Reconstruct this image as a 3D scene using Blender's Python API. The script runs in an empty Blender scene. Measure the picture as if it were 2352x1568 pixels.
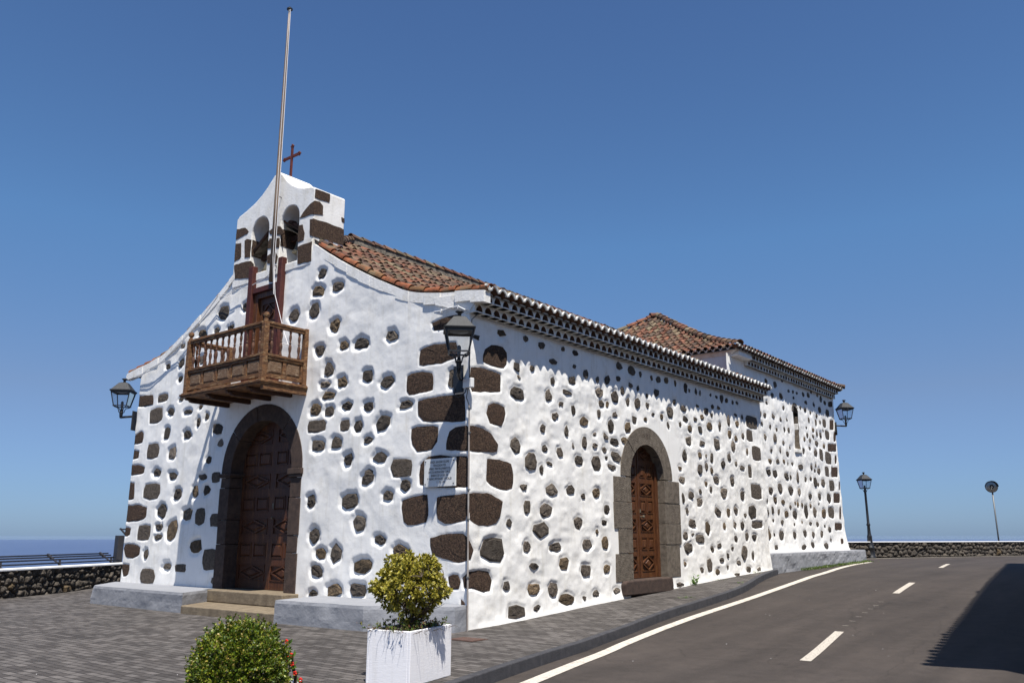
import bpy, math, random
import numpy as np
from mathutils import Vector, Matrix
from mathutils.geometry import tessellate_polygon
random.seed(7)
C = bpy.context.scene.collection
scene = bpy.context.scene
rad = math.radians

# ------------------------------------------------------------------ camera
cam = bpy.data.cameras.new('camera'); camo = bpy.data.objects.new('camera', cam); C.objects.link(camo)
camo.location = (10.13, -11.40, 1.60)
camo.rotation_euler = (rad(90+13.24), 0, rad(38.63))
cam.sensor_width = 36.0; cam.lens = 36.0*1900/2352
cam.clip_start = 0.05; cam.clip_end = 250000
scene.camera = camo

# ------------------------------------------------------------------ light
SUN = Vector((1.4, -1.0, 3.8)).normalized()
elev = math.asin(SUN.z); azim = math.atan2(SUN.x, SUN.y)
w = bpy.data.worlds.new("World"); scene.world = w; w.use_nodes = True
nt = w.node_tree; bg = nt.nodes['Background']
sky = nt.nodes.new('ShaderNodeTexSky'); sky.sky_type = 'NISHITA'; sky.sun_disc = False
sky.sun_elevation = elev; sky.sun_rotation = azim; sky.altitude = 300
sky.air_density = 1.0; sky.dust_density = 0.4; sky.ozone_density = 2.2
hs = nt.nodes.new('ShaderNodeHueSaturation'); hs.inputs['Saturation'].default_value = 1.0; hs.inputs['Value'].default_value = 1.35
# clear subtropical air: the blue deepens upwards and stays blue down to the horizon
tcw = nt.nodes.new('ShaderNodeTexCoord'); sx = nt.nodes.new('ShaderNodeSeparateXYZ'); nt.links.new(tcw.outputs['Generated'], sx.inputs[0])
rp = nt.nodes.new('ShaderNodeValToRGB'); er = rp.color_ramp
for i, (p_, c_) in enumerate([(0.0,(.285,.432,.80)),(.05,(.35,.473,.75)),(.16,(.52,.565,.70)),(.334,(.549,.764,.925)),(.58,(.518,.683,.880)),(1.0,(.394,.515,.70))]):
    e_ = er.elements[i] if i < 2 else er.elements.new(p_); e_.position = p_; e_.color = (*c_, 1)
nt.links.new(sx.outputs['Z'], rp.inputs[0])
mw = nt.nodes.new('ShaderNodeMix'); mw.data_type = 'RGBA'; mw.blend_type = 'MULTIPLY'; mw.inputs[0].default_value = 1
nt.links.new(sky.outputs[0], mw.inputs[6]); nt.links.new(rp.outputs[0], mw.inputs[7]); nt.links.new(mw.outputs[2], hs.inputs['Color']); nt.links.new(hs.outputs[0], bg.inputs['Color'])
bg.inputs['Strength'].default_value = 0.06
sl = bpy.data.lights.new('sun', 'SUN'); sl.energy = 4.6; sl.angle = rad(0.53); sl.color = (1.0, 0.955, 0.88)
so = bpy.data.objects.new('sun', sl); C.objects.link(so); so.rotation_euler = SUN.to_track_quat('Z', 'Y').to_euler()
scene.view_settings.view_transform = 'Standard'; scene.view_settings.look = 'None'
scene.view_settings.exposure = 0.75; scene.view_settings.gamma = 1.0

# ------------------------------------------------------------------ materials
def lnk(t, a, b): t.links.new(a, b)
def mat(name, col, col2=None, scale=8, rough=.85, bump=0, bscale=40, detail=6, attr=None, stretch=None, col3=None, s3=2, streak=0, metal=0, ramp=(.35,.65), bdist=.02, spec=.3, voro=0, vscale=60):
    m = bpy.data.materials.new(name); m.use_nodes = True; t = m.node_tree; b = t.nodes['Principled BSDF']
    b.inputs['Roughness'].default_value = rough; b.inputs['Metallic'].default_value = metal
    b.inputs['Specular IOR Level'].default_value = spec
    tc = t.nodes.new('ShaderNodeTexCoord'); vec = tc.outputs['Object']
    if stretch:
        mp = t.nodes.new('ShaderNodeMapping'); mp.inputs['Scale'].default_value = stretch; lnk(t, vec, mp.inputs[0]); vec = mp.outputs[0]
    def noise(s, d=detail, r=.6):
        n = t.nodes.new('ShaderNodeTexNoise'); n.inputs['Scale'].default_value = s; n.inputs['Detail'].default_value = d
        n.inputs['Roughness'].default_value = r; lnk(t, vec, n.inputs['Vector']); return n.outputs['Fac']
    def mix(fac, a, c, mode='MIX'):
        x = t.nodes.new('ShaderNodeMix'); x.data_type = 'RGBA'; x.blend_type = mode
        for s, v in ((x.inputs[0], fac), (x.inputs[6], a), (x.inputs[7], c)):
            if isinstance(v, (int, float)): s.default_value = v
            elif isinstance(v, tuple): s.default_value = (*v, 1)
            else: lnk(t, v, s)
        return x.outputs[2]
    def rmp(f, a, c):
        x = t.nodes.new('ShaderNodeMapRange'); x.inputs[1].default_value = a; x.inputs[2].default_value = c; lnk(t, f, x.inputs[0]); return x.outputs[0]
    cur = col
    if attr:
        an = t.nodes.new('ShaderNodeAttribute'); an.attribute_name = attr; cur = an.outputs['Color']
        if col2: cur = mix(rmp(noise(scale), *ramp), cur, mix(1.0, cur, col2, 'MULTIPLY'))
    elif col2: cur = mix(rmp(noise(scale), *ramp), col, col2)
    if col3: cur = mix(rmp(noise(s3, 5, .7), .52, .72), cur, col3)
    if streak:
        mq = t.nodes.new('ShaderNodeMapping'); mq.inputs['Scale'].default_value = (2.6,2.6,.22); lnk(t, tc.outputs['Object'], mq.inputs[0])
        nq = t.nodes.new('ShaderNodeTexNoise'); nq.inputs['Scale'].default_value = 2.0; nq.inputs['Detail'].default_value = 7; nq.inputs['Roughness'].default_value = .7; lnk(t, mq.outputs[0], nq.inputs['Vector'])
        cur = mix(rmp(nq.outputs['Fac'], .52, .85), cur, mix(1.0, cur, (1-streak,1-streak*1.1,1-streak*1.35), 'MULTIPLY'))
    if isinstance(cur, tuple): b.inputs['Base Color'].default_value = (*cur, 1)
    else: lnk(t, cur, b.inputs['Base Color'])
    if bump:
        bn = t.nodes.new('ShaderNodeBump'); bn.inputs['Strength'].default_value = bump; bn.inputs['Distance'].default_value = bdist
        h = noise(bscale, 8, .65)
        if voro:
            v = t.nodes.new('ShaderNodeTexVoronoi'); v.inputs['Scale'].default_value = vscale; lnk(t, vec, v.inputs['Vector'])
            ad = t.nodes.new('ShaderNodeMath'); ad.operation = 'MULTIPLY_ADD'; ad.inputs[1].default_value = voro; lnk(t, v.outputs['Distance'], ad.inputs[0]); lnk(t, h, ad.inputs[2]); h = ad.outputs[0]
        lnk(t, h, bn.inputs['Height']); lnk(t, bn.outputs[0], b.inputs['Normal'])
    m['mix'] = 1
    return m
M = {}
M['plaster'] = mat('white_plaster', (.82,.805,.775), (.77,.755,.725), 1.3, .92, .28, 30, col3=(.68,.655,.61), s3=2.3, bdist=.012, streak=.22)
M['plaster2'] = mat('gable_plaster', (.81,.795,.765), (.72,.70,.665), 2.3, .92, .45, 22, col3=(.62,.58,.50), s3=1.7, bdist=.02, streak=.25)
M['rock'] = mat('lava_rock', (.115,.098,.082), (.50,.47,.44), 14, .9, 1.0, 45, detail=8, bdist=.05, attr='col')
M['quoin'] = mat('dark_tuff', (.105,.062,.040), (.034,.021,.015), 34, .95, 1.0, 90, detail=9, bdist=.03, voro=.6, vscale=70, ramp=(.38,.58), col3=(.15,.10,.065), s3=22)
M['tile'] = mat('clay_tile', (.3,.1,.05), (.42,.41,.42), 5, .9, .6, 50, attr='col', ramp=(.4,.62), bdist=.01, col3=(.20,.165,.10), s3=2.5)
M['tuff'] = mat('grey_tuff', (.19,.158,.125), (.105,.086,.068), 9, .95, 1.0, 40, col3=(.22,.185,.145), s3=3, bdist=.04, voro=.4)
M['darktuff'] = mat('brown_tuff', (.075,.05,.04), (.045,.032,.027), 9, .95, .8, 50, col3=(.10,.068,.052), s3=3, bdist=.02)
M['mortar'] = mat('ridge_mortar', (.22,.19,.15), (.05,.043,.037), 7, .95, .8, 30)
M['white'] = mat('white_mortar', (.78,.77,.74), (.62,.60,.55), 14, .9, .4, 40)
M['brown'] = mat('tile_underside', (.15,.075,.045), (.09,.05,.034), 12, .95, .5, 40)
M['door'] = mat('varnished_door', (.105,.038,.013), (.055,.019,.008), 5, .45, .5, 14, stretch=(6,6,.7), col3=(.17,.075,.026), s3=3, spec=.4)
M['door_shaded'] = mat('shaded_varnished_door', (.085,.030,.013), (.048,.017,.008), 5, .5, .5, 14, stretch=(6,6,.7), col3=(.17,.07,.022), s3=2.2, spec=.35)  # dark varnish with the main doorway's shade put into its colour
M['wood'] = mat('weathered_wood', (.20,.095,.038), (.060,.027,.014), 4, .75, .7, 10, stretch=(1.3,2.2,6), col3=(.34,.23,.12), s3=3.4)
M['woodlt'] = mat('bleached_panel', (.20,.125,.072), (.085,.045,.027), 9, .8, .7, 14, stretch=(2,2,8), col3=(.34,.26,.18), s3=5)
M['turn'] = mat('turned_wood', (.12,.055,.03), (.055,.026,.017), 12, .6, .4, 20)
M['redwood'] = mat('painted_post', (.085,.022,.016), (.055,.016,.012), 8, .6, .4, 20)
M['darkwood'] = mat('beam_wood', (.06,.026,.015), (.03,.014,.01), 8, .7, .4, 20)
M['grey'] = mat('grey_painted_mortar', (.255,.26,.28), (.235,.242,.262), 2, .9, .35, 14, col3=(.285,.29,.31), s3=1.5, bdist=.03)
M['step'] = mat('ochre_stone_step', (.215,.172,.118), (.135,.105,.072), 5, .9, .6, 25)
M['iron'] = mat('black_iron', (.010,.011,.014), (.016,.017,.019), 12, .45, .2, 60, spec=.5)
M['zinc'] = mat('lamp_hood', (.042,.043,.045), (.025,.026,.028), 30, .55, .3, 60)
M['steel'] = mat('dark_rail', (.035,.034,.038), None, rough=.5)
M['galv'] = mat('grey_metal', (.15,.155,.155), None, rough=.5, metal=.4)
M['pipe'] = mat('pale_conduit', (.36,.335,.31), (.26,.22,.195), 6, .6)
M['cable'] = mat('white_cable', (.62,.62,.62), None, rough=.6)
M['pole'] = mat('weathered_pole', (.24,.175,.12), (.15,.105,.075), 9, .6, .3, 30, stretch=(4,4,.6))
M['rope'] = mat('white_rope', (.8,.78,.78), None)
M['crossm'] = mat('red_oxide_paint', (.13,.028,.016), (.08,.02,.014), 12, .6)
M['bronze'] = mat('aged_bronze', (.20,.18,.13), (.11,.10,.075), 9, .55, .3, 30, metal=.3)
M['marble'] = mat('grey_marble', (.72,.72,.70), (.62,.62,.60), 9, .5)
M['ink'] = mat('engraved_lettering', (.12,.11,.10), None)
M['box'] = mat('white_plastic_box', (.75,.74,.72), None, rough=.5)
M['kerb'] = mat('basalt_kerb', (.055,.054,.060), (.036,.036,.041), 7, .85, .5, 40)
M['line'] = mat('road_paint', (.60,.55,.48), (.42,.37,.32), 45, .85, .5, 80, ramp=(.45,.6), col3=(.24,.215,.19), s3=7)
M['dash'] = mat('worn_dash_paint', (.48,.44,.38), (.20,.17,.155), 45, .85, .5, 80, ramp=(.50,.64))
M['coping'] = mat('whitewashed_coping', (.84,.84,.84), (.78,.78,.77), 3, .9, .3, 20)
M['rockwall'] = mat('dry_stone', (.09,.08,.07), (.45,.43,.41), 14, .95, 1.0, 30, attr='col', bdist=.04)
M['pottery'] = mat('white_planter_coat', (.80,.79,.81), (.76,.75,.77), 2, .8, .22, 5, stretch=(2,2,26), bdist=.012, streak=.18)
M['soil'] = mat('soil', (.05,.035,.025), (.09,.07,.05), 30, .95, .8, 40)
M['bark'] = mat('shrub_bark', (.10,.075,.055), (.06,.045,.033), 20, .9, .5, 40)
M['rust'] = mat('rusty_cover', (.11,.06,.045), (.07,.045,.038), 20, .8, .4, 60)
M['red'] = mat('red_petals', (.60,.03,.02), None, rough=.5)
M['house'] = mat('cream_render', (.62,.56,.45), (.55,.5,.4), 2, .9, .3, 30)
M['terrain'] = mat('hillside_scrub', (.07,.075,.04), (.13,.10,.07), .2, .95)

def leafmat(name, green, edge, trans=.25):
    m = bpy.data.materials.new(name); m.use_nodes = True; t = m.node_tree; b = t.nodes['Principled BSDF']
    a = t.nodes.new('ShaderNodeAttribute'); a.attribute_name = 'col'
    lnk(t, a.outputs['Color'], b.inputs['Base Color']); b.inputs['Roughness'].default_value = .42
    b.inputs['Specular IOR Level'].default_value = .5
    tr = t.nodes.new('ShaderNodeBsdfTranslucent'); lnk(t, a.outputs['Color'], tr.inputs[0])
    mx = t.nodes.new('ShaderNodeMixShader'); mx.inputs[0].default_value = trans
    lnk(t, b.outputs[0], mx.inputs[1]); lnk(t, tr.outputs[0], mx.inputs[2]); lnk(t, mx.outputs[0], t.nodes['Material Output'].inputs[0])
    return m
M['leaf'] = leafmat('leaf', 0, 0)

def glassmat():
    m = bpy.data.materials.new('lantern_glass'); m.use_nodes = True; t = m.node_tree; b = t.nodes['Principled BSDF']
    g = t.nodes.new('ShaderNodeBsdfGlossy'); g.inputs['Roughness'].default_value = .03
    tr = t.nodes.new('ShaderNodeBsdfTransparent'); tr.inputs[0].default_value = (.86,.88,.9,1)
    fr = t.nodes.new('ShaderNodeFresnel'); fr.inputs[0].default_value = 1.5
    mx = t.nodes.new('ShaderNodeMixShader'); lnk(t, fr.outputs[0], mx.inputs[0]); lnk(t, tr.outputs[0], mx.inputs[1]); lnk(t, g.outputs[0], mx.inputs[2])
    lnk(t, mx.outputs[0], t.nodes['Material Output'].inputs[0]); return m
M['glass'] = glassmat()

def pavingmat():
    m = mat('grey_pavers', (.14,.13,.125), None, rough=.8); t = m.node_tree; b = t.nodes['Principled BSDF']
    tc = t.nodes.new('ShaderNodeTexCoord'); mp = t.nodes.new('ShaderNodeMapping'); lnk(t, tc.outputs['Object'], mp.inputs[0])
    mp.inputs['Rotation'].default_value = (0,0,rad(0))
    br = t.nodes.new('ShaderNodeTexBrick'); br.inputs['Scale'].default_value = 1.0
    br.inputs['Brick Width'].default_value = .24; br.inputs['Row Height'].default_value = .12; br.inputs['Mortar Size'].default_value = .009
    br.inputs['Mortar Smooth'].default_value = .3; br.inputs['Bias'].default_value = -.1
    br.inputs['Color1'].default_value = (.054,.047,.043,1); br.inputs['Color2'].default_value = (.132,.119,.111,1); br.inputs['Mortar'].default_value = (.020,.017,.015,1)
    lnk(t, mp.outputs[0], br.inputs['Vector'])
    n = t.nodes.new('ShaderNodeTexNoise'); n.inputs['Scale'].default_value = .8; n.inputs['Detail'].default_value = 8; lnk(t, tc.outputs['Object'], n.inputs['Vector'])
    r = t.nodes.new('ShaderNodeMapRange'); r.inputs[1].default_value = .3; r.inputs[2].default_value = .7; r.inputs[3].default_value = .72; r.inputs[4].default_value = 1.15; lnk(t, n.outputs['Fac'], r.inputs[0])
    x = t.nodes.new('ShaderNodeMix'); x.data_type='RGBA'; x.blend_type='MULTIPLY'; x.inputs[0].default_value = 1
    lnk(t, br.outputs['Color'], x.inputs[6]); lnk(t, r.outputs[0], x.inputs[7]); lnk(t, x.outputs[2], b.inputs['Base Color'])
    n2 = t.nodes.new('ShaderNodeTexNoise'); n2.inputs['Scale'].default_value = 60; n2.inputs['Detail'].default_value = 5; lnk(t, tc.outputs['Object'], n2.inputs['Vector'])
    ad = t.nodes.new('ShaderNodeMath'); ad.operation='MULTIPLY_ADD'; ad.inputs[1].default_value = -1.2; lnk(t, br.outputs['Fac'], ad.inputs[0]); lnk(t, n2.outputs['Fac'], ad.inputs[2])
    bn = t.nodes.new('ShaderNodeBump'); bn.inputs['Strength'].default_value = .7; bn.inputs['Distance'].default_value = .008; lnk(t, ad.outputs[0], bn.inputs['Height']); lnk(t, bn.outputs[0], b.inputs['Normal'])
    return m
M['paving'] = pavingmat()

def asphaltmat():
    m = mat('asphalt', (.085,.078,.074), None, rough=.85); t = m.node_tree; b = t.nodes['Principled BSDF']
    tc = t.nodes.new('ShaderNodeTexCoord')
    def nz(s, d=6):
        n = t.nodes.new('ShaderNodeTexNoise'); n.inputs['Scale'].default_value = s; n.inputs['Detail'].default_value = d; n.inputs['Roughness'].default_value=.65
        lnk(t, tc.outputs['Object'], n.inputs['Vector']); return n.outputs['Fac']
    def cr(f, a, c, ca, cb):
        r = t.nodes.new('ShaderNodeValToRGB'); r.color_ramp.elements[0].position = a; r.color_ramp.elements[1].position = c
        r.color_ramp.elements[0].color = (*ca,1); r.color_ramp.elements[1].color = (*cb,1); lnk(t, f, r.inputs[0]); return r.outputs[0]
    def mul(a, c):
        x = t.nodes.new('ShaderNodeMix'); x.data_type='RGBA'; x.blend_type='MULTIPLY'; x.inputs[0].default_value = 1; lnk(t, a, x.inputs[6]); lnk(t, c, x.inputs[7]); return x.outputs[2]
    base = cr(nz(90, 4), .3, .72, (.033,.0280,.0255), (.072,.060,.053))
    c = mul(base, cr(nz(.45), .3, .7, (.74,.73,.72), (1.16,1.13,1.10)))
    c = mul(c, cr(nz(5), .35, .6, (.86,.86,.86), (1.05,1.05,1.05)))
    # tyre-polished bands along the lane, old repairs and drips
    mt = t.nodes.new('ShaderNodeMapping'); mt.inputs['Scale'].default_value = (1.5,.10,1); mt.inputs['Rotation'].default_value = (0,0,rad(-7)); lnk(t, tc.outputs['Object'], mt.inputs[0])
    nt_ = t.nodes.new('ShaderNodeTexNoise'); nt_.inputs['Scale'].default_value = 1.3; nt_.inputs['Detail'].default_value = 5; lnk(t, mt.outputs[0], nt_.inputs['Vector'])
    c = mul(c, cr(nt_.outputs['Fac'], .36, .64, (.84,.83,.82), (1.10,1.09,1.08)))
    c = mul(c, cr(nz(2.1, 9), .28, .36, (.62,.61,.61), (1,1,1)))
    c = mul(c, cr(nz(.9, 3), .60, .62, (1,1,1), (.90,.90,.91)))
    v = t.nodes.new('ShaderNodeTexVoronoi'); v.feature = 'DISTANCE_TO_EDGE'; v.inputs['Scale'].default_value = .55
    vd = t.nodes.new('ShaderNodeMix'); vd.data_type='RGBA'; vd.inputs[0].default_value=.16
    n = t.nodes.new('ShaderNodeTexNoise'); n.inputs['Scale'].default_value=2.5; n.inputs['Detail'].default_value=6; lnk(t, tc.outputs['Object'], n.inputs['Vector'])
    lnk(t, tc.outputs['Object'], vd.inputs[6]); lnk(t, n.outputs['Color'], vd.inputs[7]); lnk(t, vd.outputs[2], v.inputs['Vector'])
    c = mul(c, cr(v.outputs['Distance'], .0, .006, (.72,.72,.72), (1,1,1)))
    lnk(t, c, b.inputs['Base Color'])
    bn = t.nodes.new('ShaderNodeBump'); bn.inputs['Strength'].default_value = .6; bn.inputs['Distance'].default_value = .006; lnk(t, nz(140,3), bn.inputs['Height']); lnk(t, bn.outputs[0], b.inputs['Normal'])
    return m
M['asphalt'] = asphaltmat()
def seamat():
    m = mat('deep_sea', (.055,.085,.165), (.065,.097,.18), .0004, .55, spec=.12); return m
M['sea'] = seamat()

# ------------------------------------------------------------------ helpers
def tag(o, label=None, cat=None, group=None, kind=None):
    if label: o['label'] = label
    if cat: o['category'] = cat
    if group: o['group'] = group
    if kind: o['kind'] = kind
    return o
def thing(name, label, cat, loc=(0,0,0), rz=0, group=None):
    o = bpy.data.objects.new(name, None); C.objects.link(o); o.location = loc; o.rotation_euler = (0,0,rz)
    o.empty_display_size = .2
    return tag(o, label, cat, group)
def copy_tree(o, parent=None):
    c = o.copy(); C.objects.link(c)
    if parent: c.parent = parent
    for ch in list(o.children): copy_tree(ch, c)
    return c
def npmesh(name, V, F, mats, parent=None, fm=None, smooth=False, col=None):
    """V (n,3) float, F (m,4) int quads"""
    me = bpy.data.meshes.new(name); V = np.asarray(V, dtype=np.float32); F = np.asarray(F, dtype=np.int32)
    k = F.shape[1]
    me.vertices.add(len(V)); me.vertices.foreach_set('co', V.ravel())
    me.loops.add(F.size); me.loops.foreach_set('vertex_index', F.ravel())
    me.polygons.add(len(F)); me.polygons.foreach_set('loop_start', np.arange(0, F.size, k, dtype=np.int32)); me.polygons.foreach_set('loop_total', np.full(len(F), k, dtype=np.int32))
    if smooth: me.polygons.foreach_set('use_smooth', np.ones(len(F), dtype=bool))
    for m in mats: me.materials.append(M[m])
    if fm is not None: me.polygons.foreach_set('material_index', np.asarray(fm, dtype=np.int32))
    if col is not None:
        a = me.color_attributes.new('col', 'FLOAT_COLOR', 'POINT'); a.data.foreach_set('color', np.concatenate([np.asarray(col, dtype=np.float32), np.ones((len(V),1), np.float32)], 1).ravel())
    me.update(calc_edges=True); me.validate()
    o = bpy.data.objects.new(name, me); C.objects.link(o)
    if parent: o.parent = parent
    return o
class MB:
    def __init__(s): s.v = []; s.f = []; s.m = []; s.c = []; s.cur = 0; s.col = (.5,.5,.5); s.X = None
    def add(s, vs, fs, m=None):
        b = len(s.v)
        for p in vs:
            p = Vector(p)
            if s.X is not None: p = s.X @ p
            s.v.append(tuple(p)); s.c.append(s.col)
        for f in fs: s.f.append(tuple(b+i for i in f)); s.m.append(s.cur if m is None else m)
    def box(s, a, b, m=None, ch=0):
        x0,y0,z0 = [min(p,q) for p,q in zip(a,b)]; x1,y1,z1 = [max(p,q) for p,q in zip(a,b)]
        s.add([(x0,y0,z0),(x1,y0,z0),(x1,y1,z0),(x0,y1,z0),(x0,y0,z1),(x1,y0,z1),(x1,y1,z1),(x0,y1,z1)],
              [(0,3,2,1),(4,5,6,7),(0,1,5,4),(1,2,6,5),(2,3,7,6),(3,0,4,7)], m)
    def frus(s, a, b, ia, ib, m=None):
        """y-facing frustum: outer rect a=(x0,z0,x1,z1,y) inner rect b"""
        x0,z0,x1,z1,y = a; p0,q0,p1,q1,r = b
        s.add([(x0,y,z0),(x1,y,z0),(x1,y,z1),(x0,y,z1),(p0,r,q0),(p1,r,q0),(p1,r,q1),(p0,r,q1)],
              [(0,1,5,4),(1,2,6,5),(2,3,7,6),(3,0,4,7),(4,5,6,7)], m)
    def tube(s, pts, r, n=8, m=None, caps=True):
        pts = [Vector(p) for p in pts]; rs = r if isinstance(r, (list, tuple)) else [r]*len(pts)
        vs = []; fs = []; up = Vector((.123,.2,1)).normalized()
        pd = None; U = None
        for i, p in enumerate(pts):
            d = (pts[min(i+1,len(pts)-1)] - pts[max(i-1,0)])
            if d.length < 1e-9: d = Vector((0,0,1))
            d.normalize()
            if U is None: U = d.cross(Vector((0,1,0)) if abs(d.y) < .9 else Vector((1,0,0))).normalized()
            else:
                U = (U - d*U.dot(d)).normalized()
            W = d.cross(U)
            for k in range(n):
                a = 2*math.pi*k/n; vs.append(p + U*math.cos(a)*rs[i] + W*math.sin(a)*rs[i])
        for i in range(len(pts)-1):
            for k in range(n): fs.append((i*n+k, i*n+(k+1)%n, (i+1)*n+(k+1)%n, (i+1)*n+k))
        if caps: fs.append(tuple(reversed(range(n)))); fs.append(tuple(range((len(pts)-1)*n, len(pts)*n)))
        s.add(vs, fs, m)
    def lathe(s, c, prof, n=12, m=None):
        s.tube([(c[0],c[1],c[2]+z) for r,z in prof], [max(r,.0005) for r,z in prof], n, m)
    def bar(s, a, b, w, h, m=None):
        """rectangular bar from a to b, width w (horizontal), height h"""
        a = Vector(a); b = Vector(b); d = (b-a).normalized(); u = d.cross(Vector((0,0,1)))
        if u.length < 1e-4: u = Vector((1,0,0))
        u.normalize(); t = u.cross(d)
        vs = [p + u*x*w/2 + t*z*h/2 for p in (a,b) for x,z in ((-1,-1),(1,-1),(1,1),(-1,1))]
        s.add(vs, [(0,1,2,3),(7,6,5,4),(0,4,5,1),(1,5,6,2),(2,6,7,3),(3,7,4,0)], m)
    def prism(s, poly, f, d, m=None):
        """poly 2D list -> f(u,v,t) mapping, t from 0 to d"""
        n = len(poly); tr = tessellate_polygon([[Vector((p[0],p[1],0)) for p in poly]])
        vs = [f(p[0],p[1],0) for p in poly] + [f(p[0],p[1],d) for p in poly]
        fs = [tuple(t) for t in tr] + [tuple(i+n for i in reversed(t)) for t in tr] + [(i,(i+1)%n,(i+1)%n+n,i+n) for i in range(n)]
        s.add(vs, fs, m)
    def build(s, name, mats, parent=None, smooth=False, bevel=0, col=False):
        me = bpy.data.meshes.new(name); me.from_pydata(s.v, [], s.f); me.validate(clean_customdata=False)
        for m in (mats if isinstance(mats, (list,tuple)) else [mats]): me.materials.append(M[m])
        if any(s.m) and len(me.polygons) == len(s.m): me.polygons.foreach_set('material_index', s.m)
        if smooth: me.polygons.foreach_set('use_smooth', [True]*len(me.polygons))
        if col:
            a = me.color_attributes.new('col', 'FLOAT_COLOR', 'POINT'); a.data.foreach_set('color', [x for c in s.c for x in (*c,1.0)])
        me.update()
        import bmesh
        bm = bmesh.new(); bm.from_mesh(me)
        if not smooth: bmesh.ops.recalc_face_normals(bm, faces=bm.faces)
        bm.to_mesh(me); bm.free()
        o = bpy.data.objects.new(name, me); C.objects.link(o)
        if parent: o.parent = parent
        if bevel:
            b = o.modifiers.new('bevel','BEVEL'); b.width = bevel; b.segments = 2; b.limit_method = 'ANGLE'; b.angle_limit = rad(35)
        return o
def vnoise(x, y, seed=0):
    xi = np.floor(x).astype(np.int64); yi = np.floor(y).astype(np.int64); fx = x-xi; fy = y-yi
    fx = fx*fx*(3-2*fx); fy = fy*fy*(3-2*fy)
    def h(a, b):
        n = (a*374761393 + b*668265263 + seed*974634777) & 0x7fffffff
        n = ((n ^ (n >> 13))*1274126177) & 0x7fffffff
        return ((n ^ (n >> 16)) & 0xffff)/65535.0
    return (h(xi,yi)*(1-fx)+h(xi+1,yi)*fx)*(1-fy) + (h(xi,yi+1)*(1-fx)+h(xi+1,yi+1)*fx)*fy
def G(y):
    return np.interp(y, [0,1.66,4.1,7.67,8.84,10.87,13.6,22,32,60], [0,.06,.19,.35,.41,.5,.6,.72,.8,.85])
Gf = lambda y: float(G(y))

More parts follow.
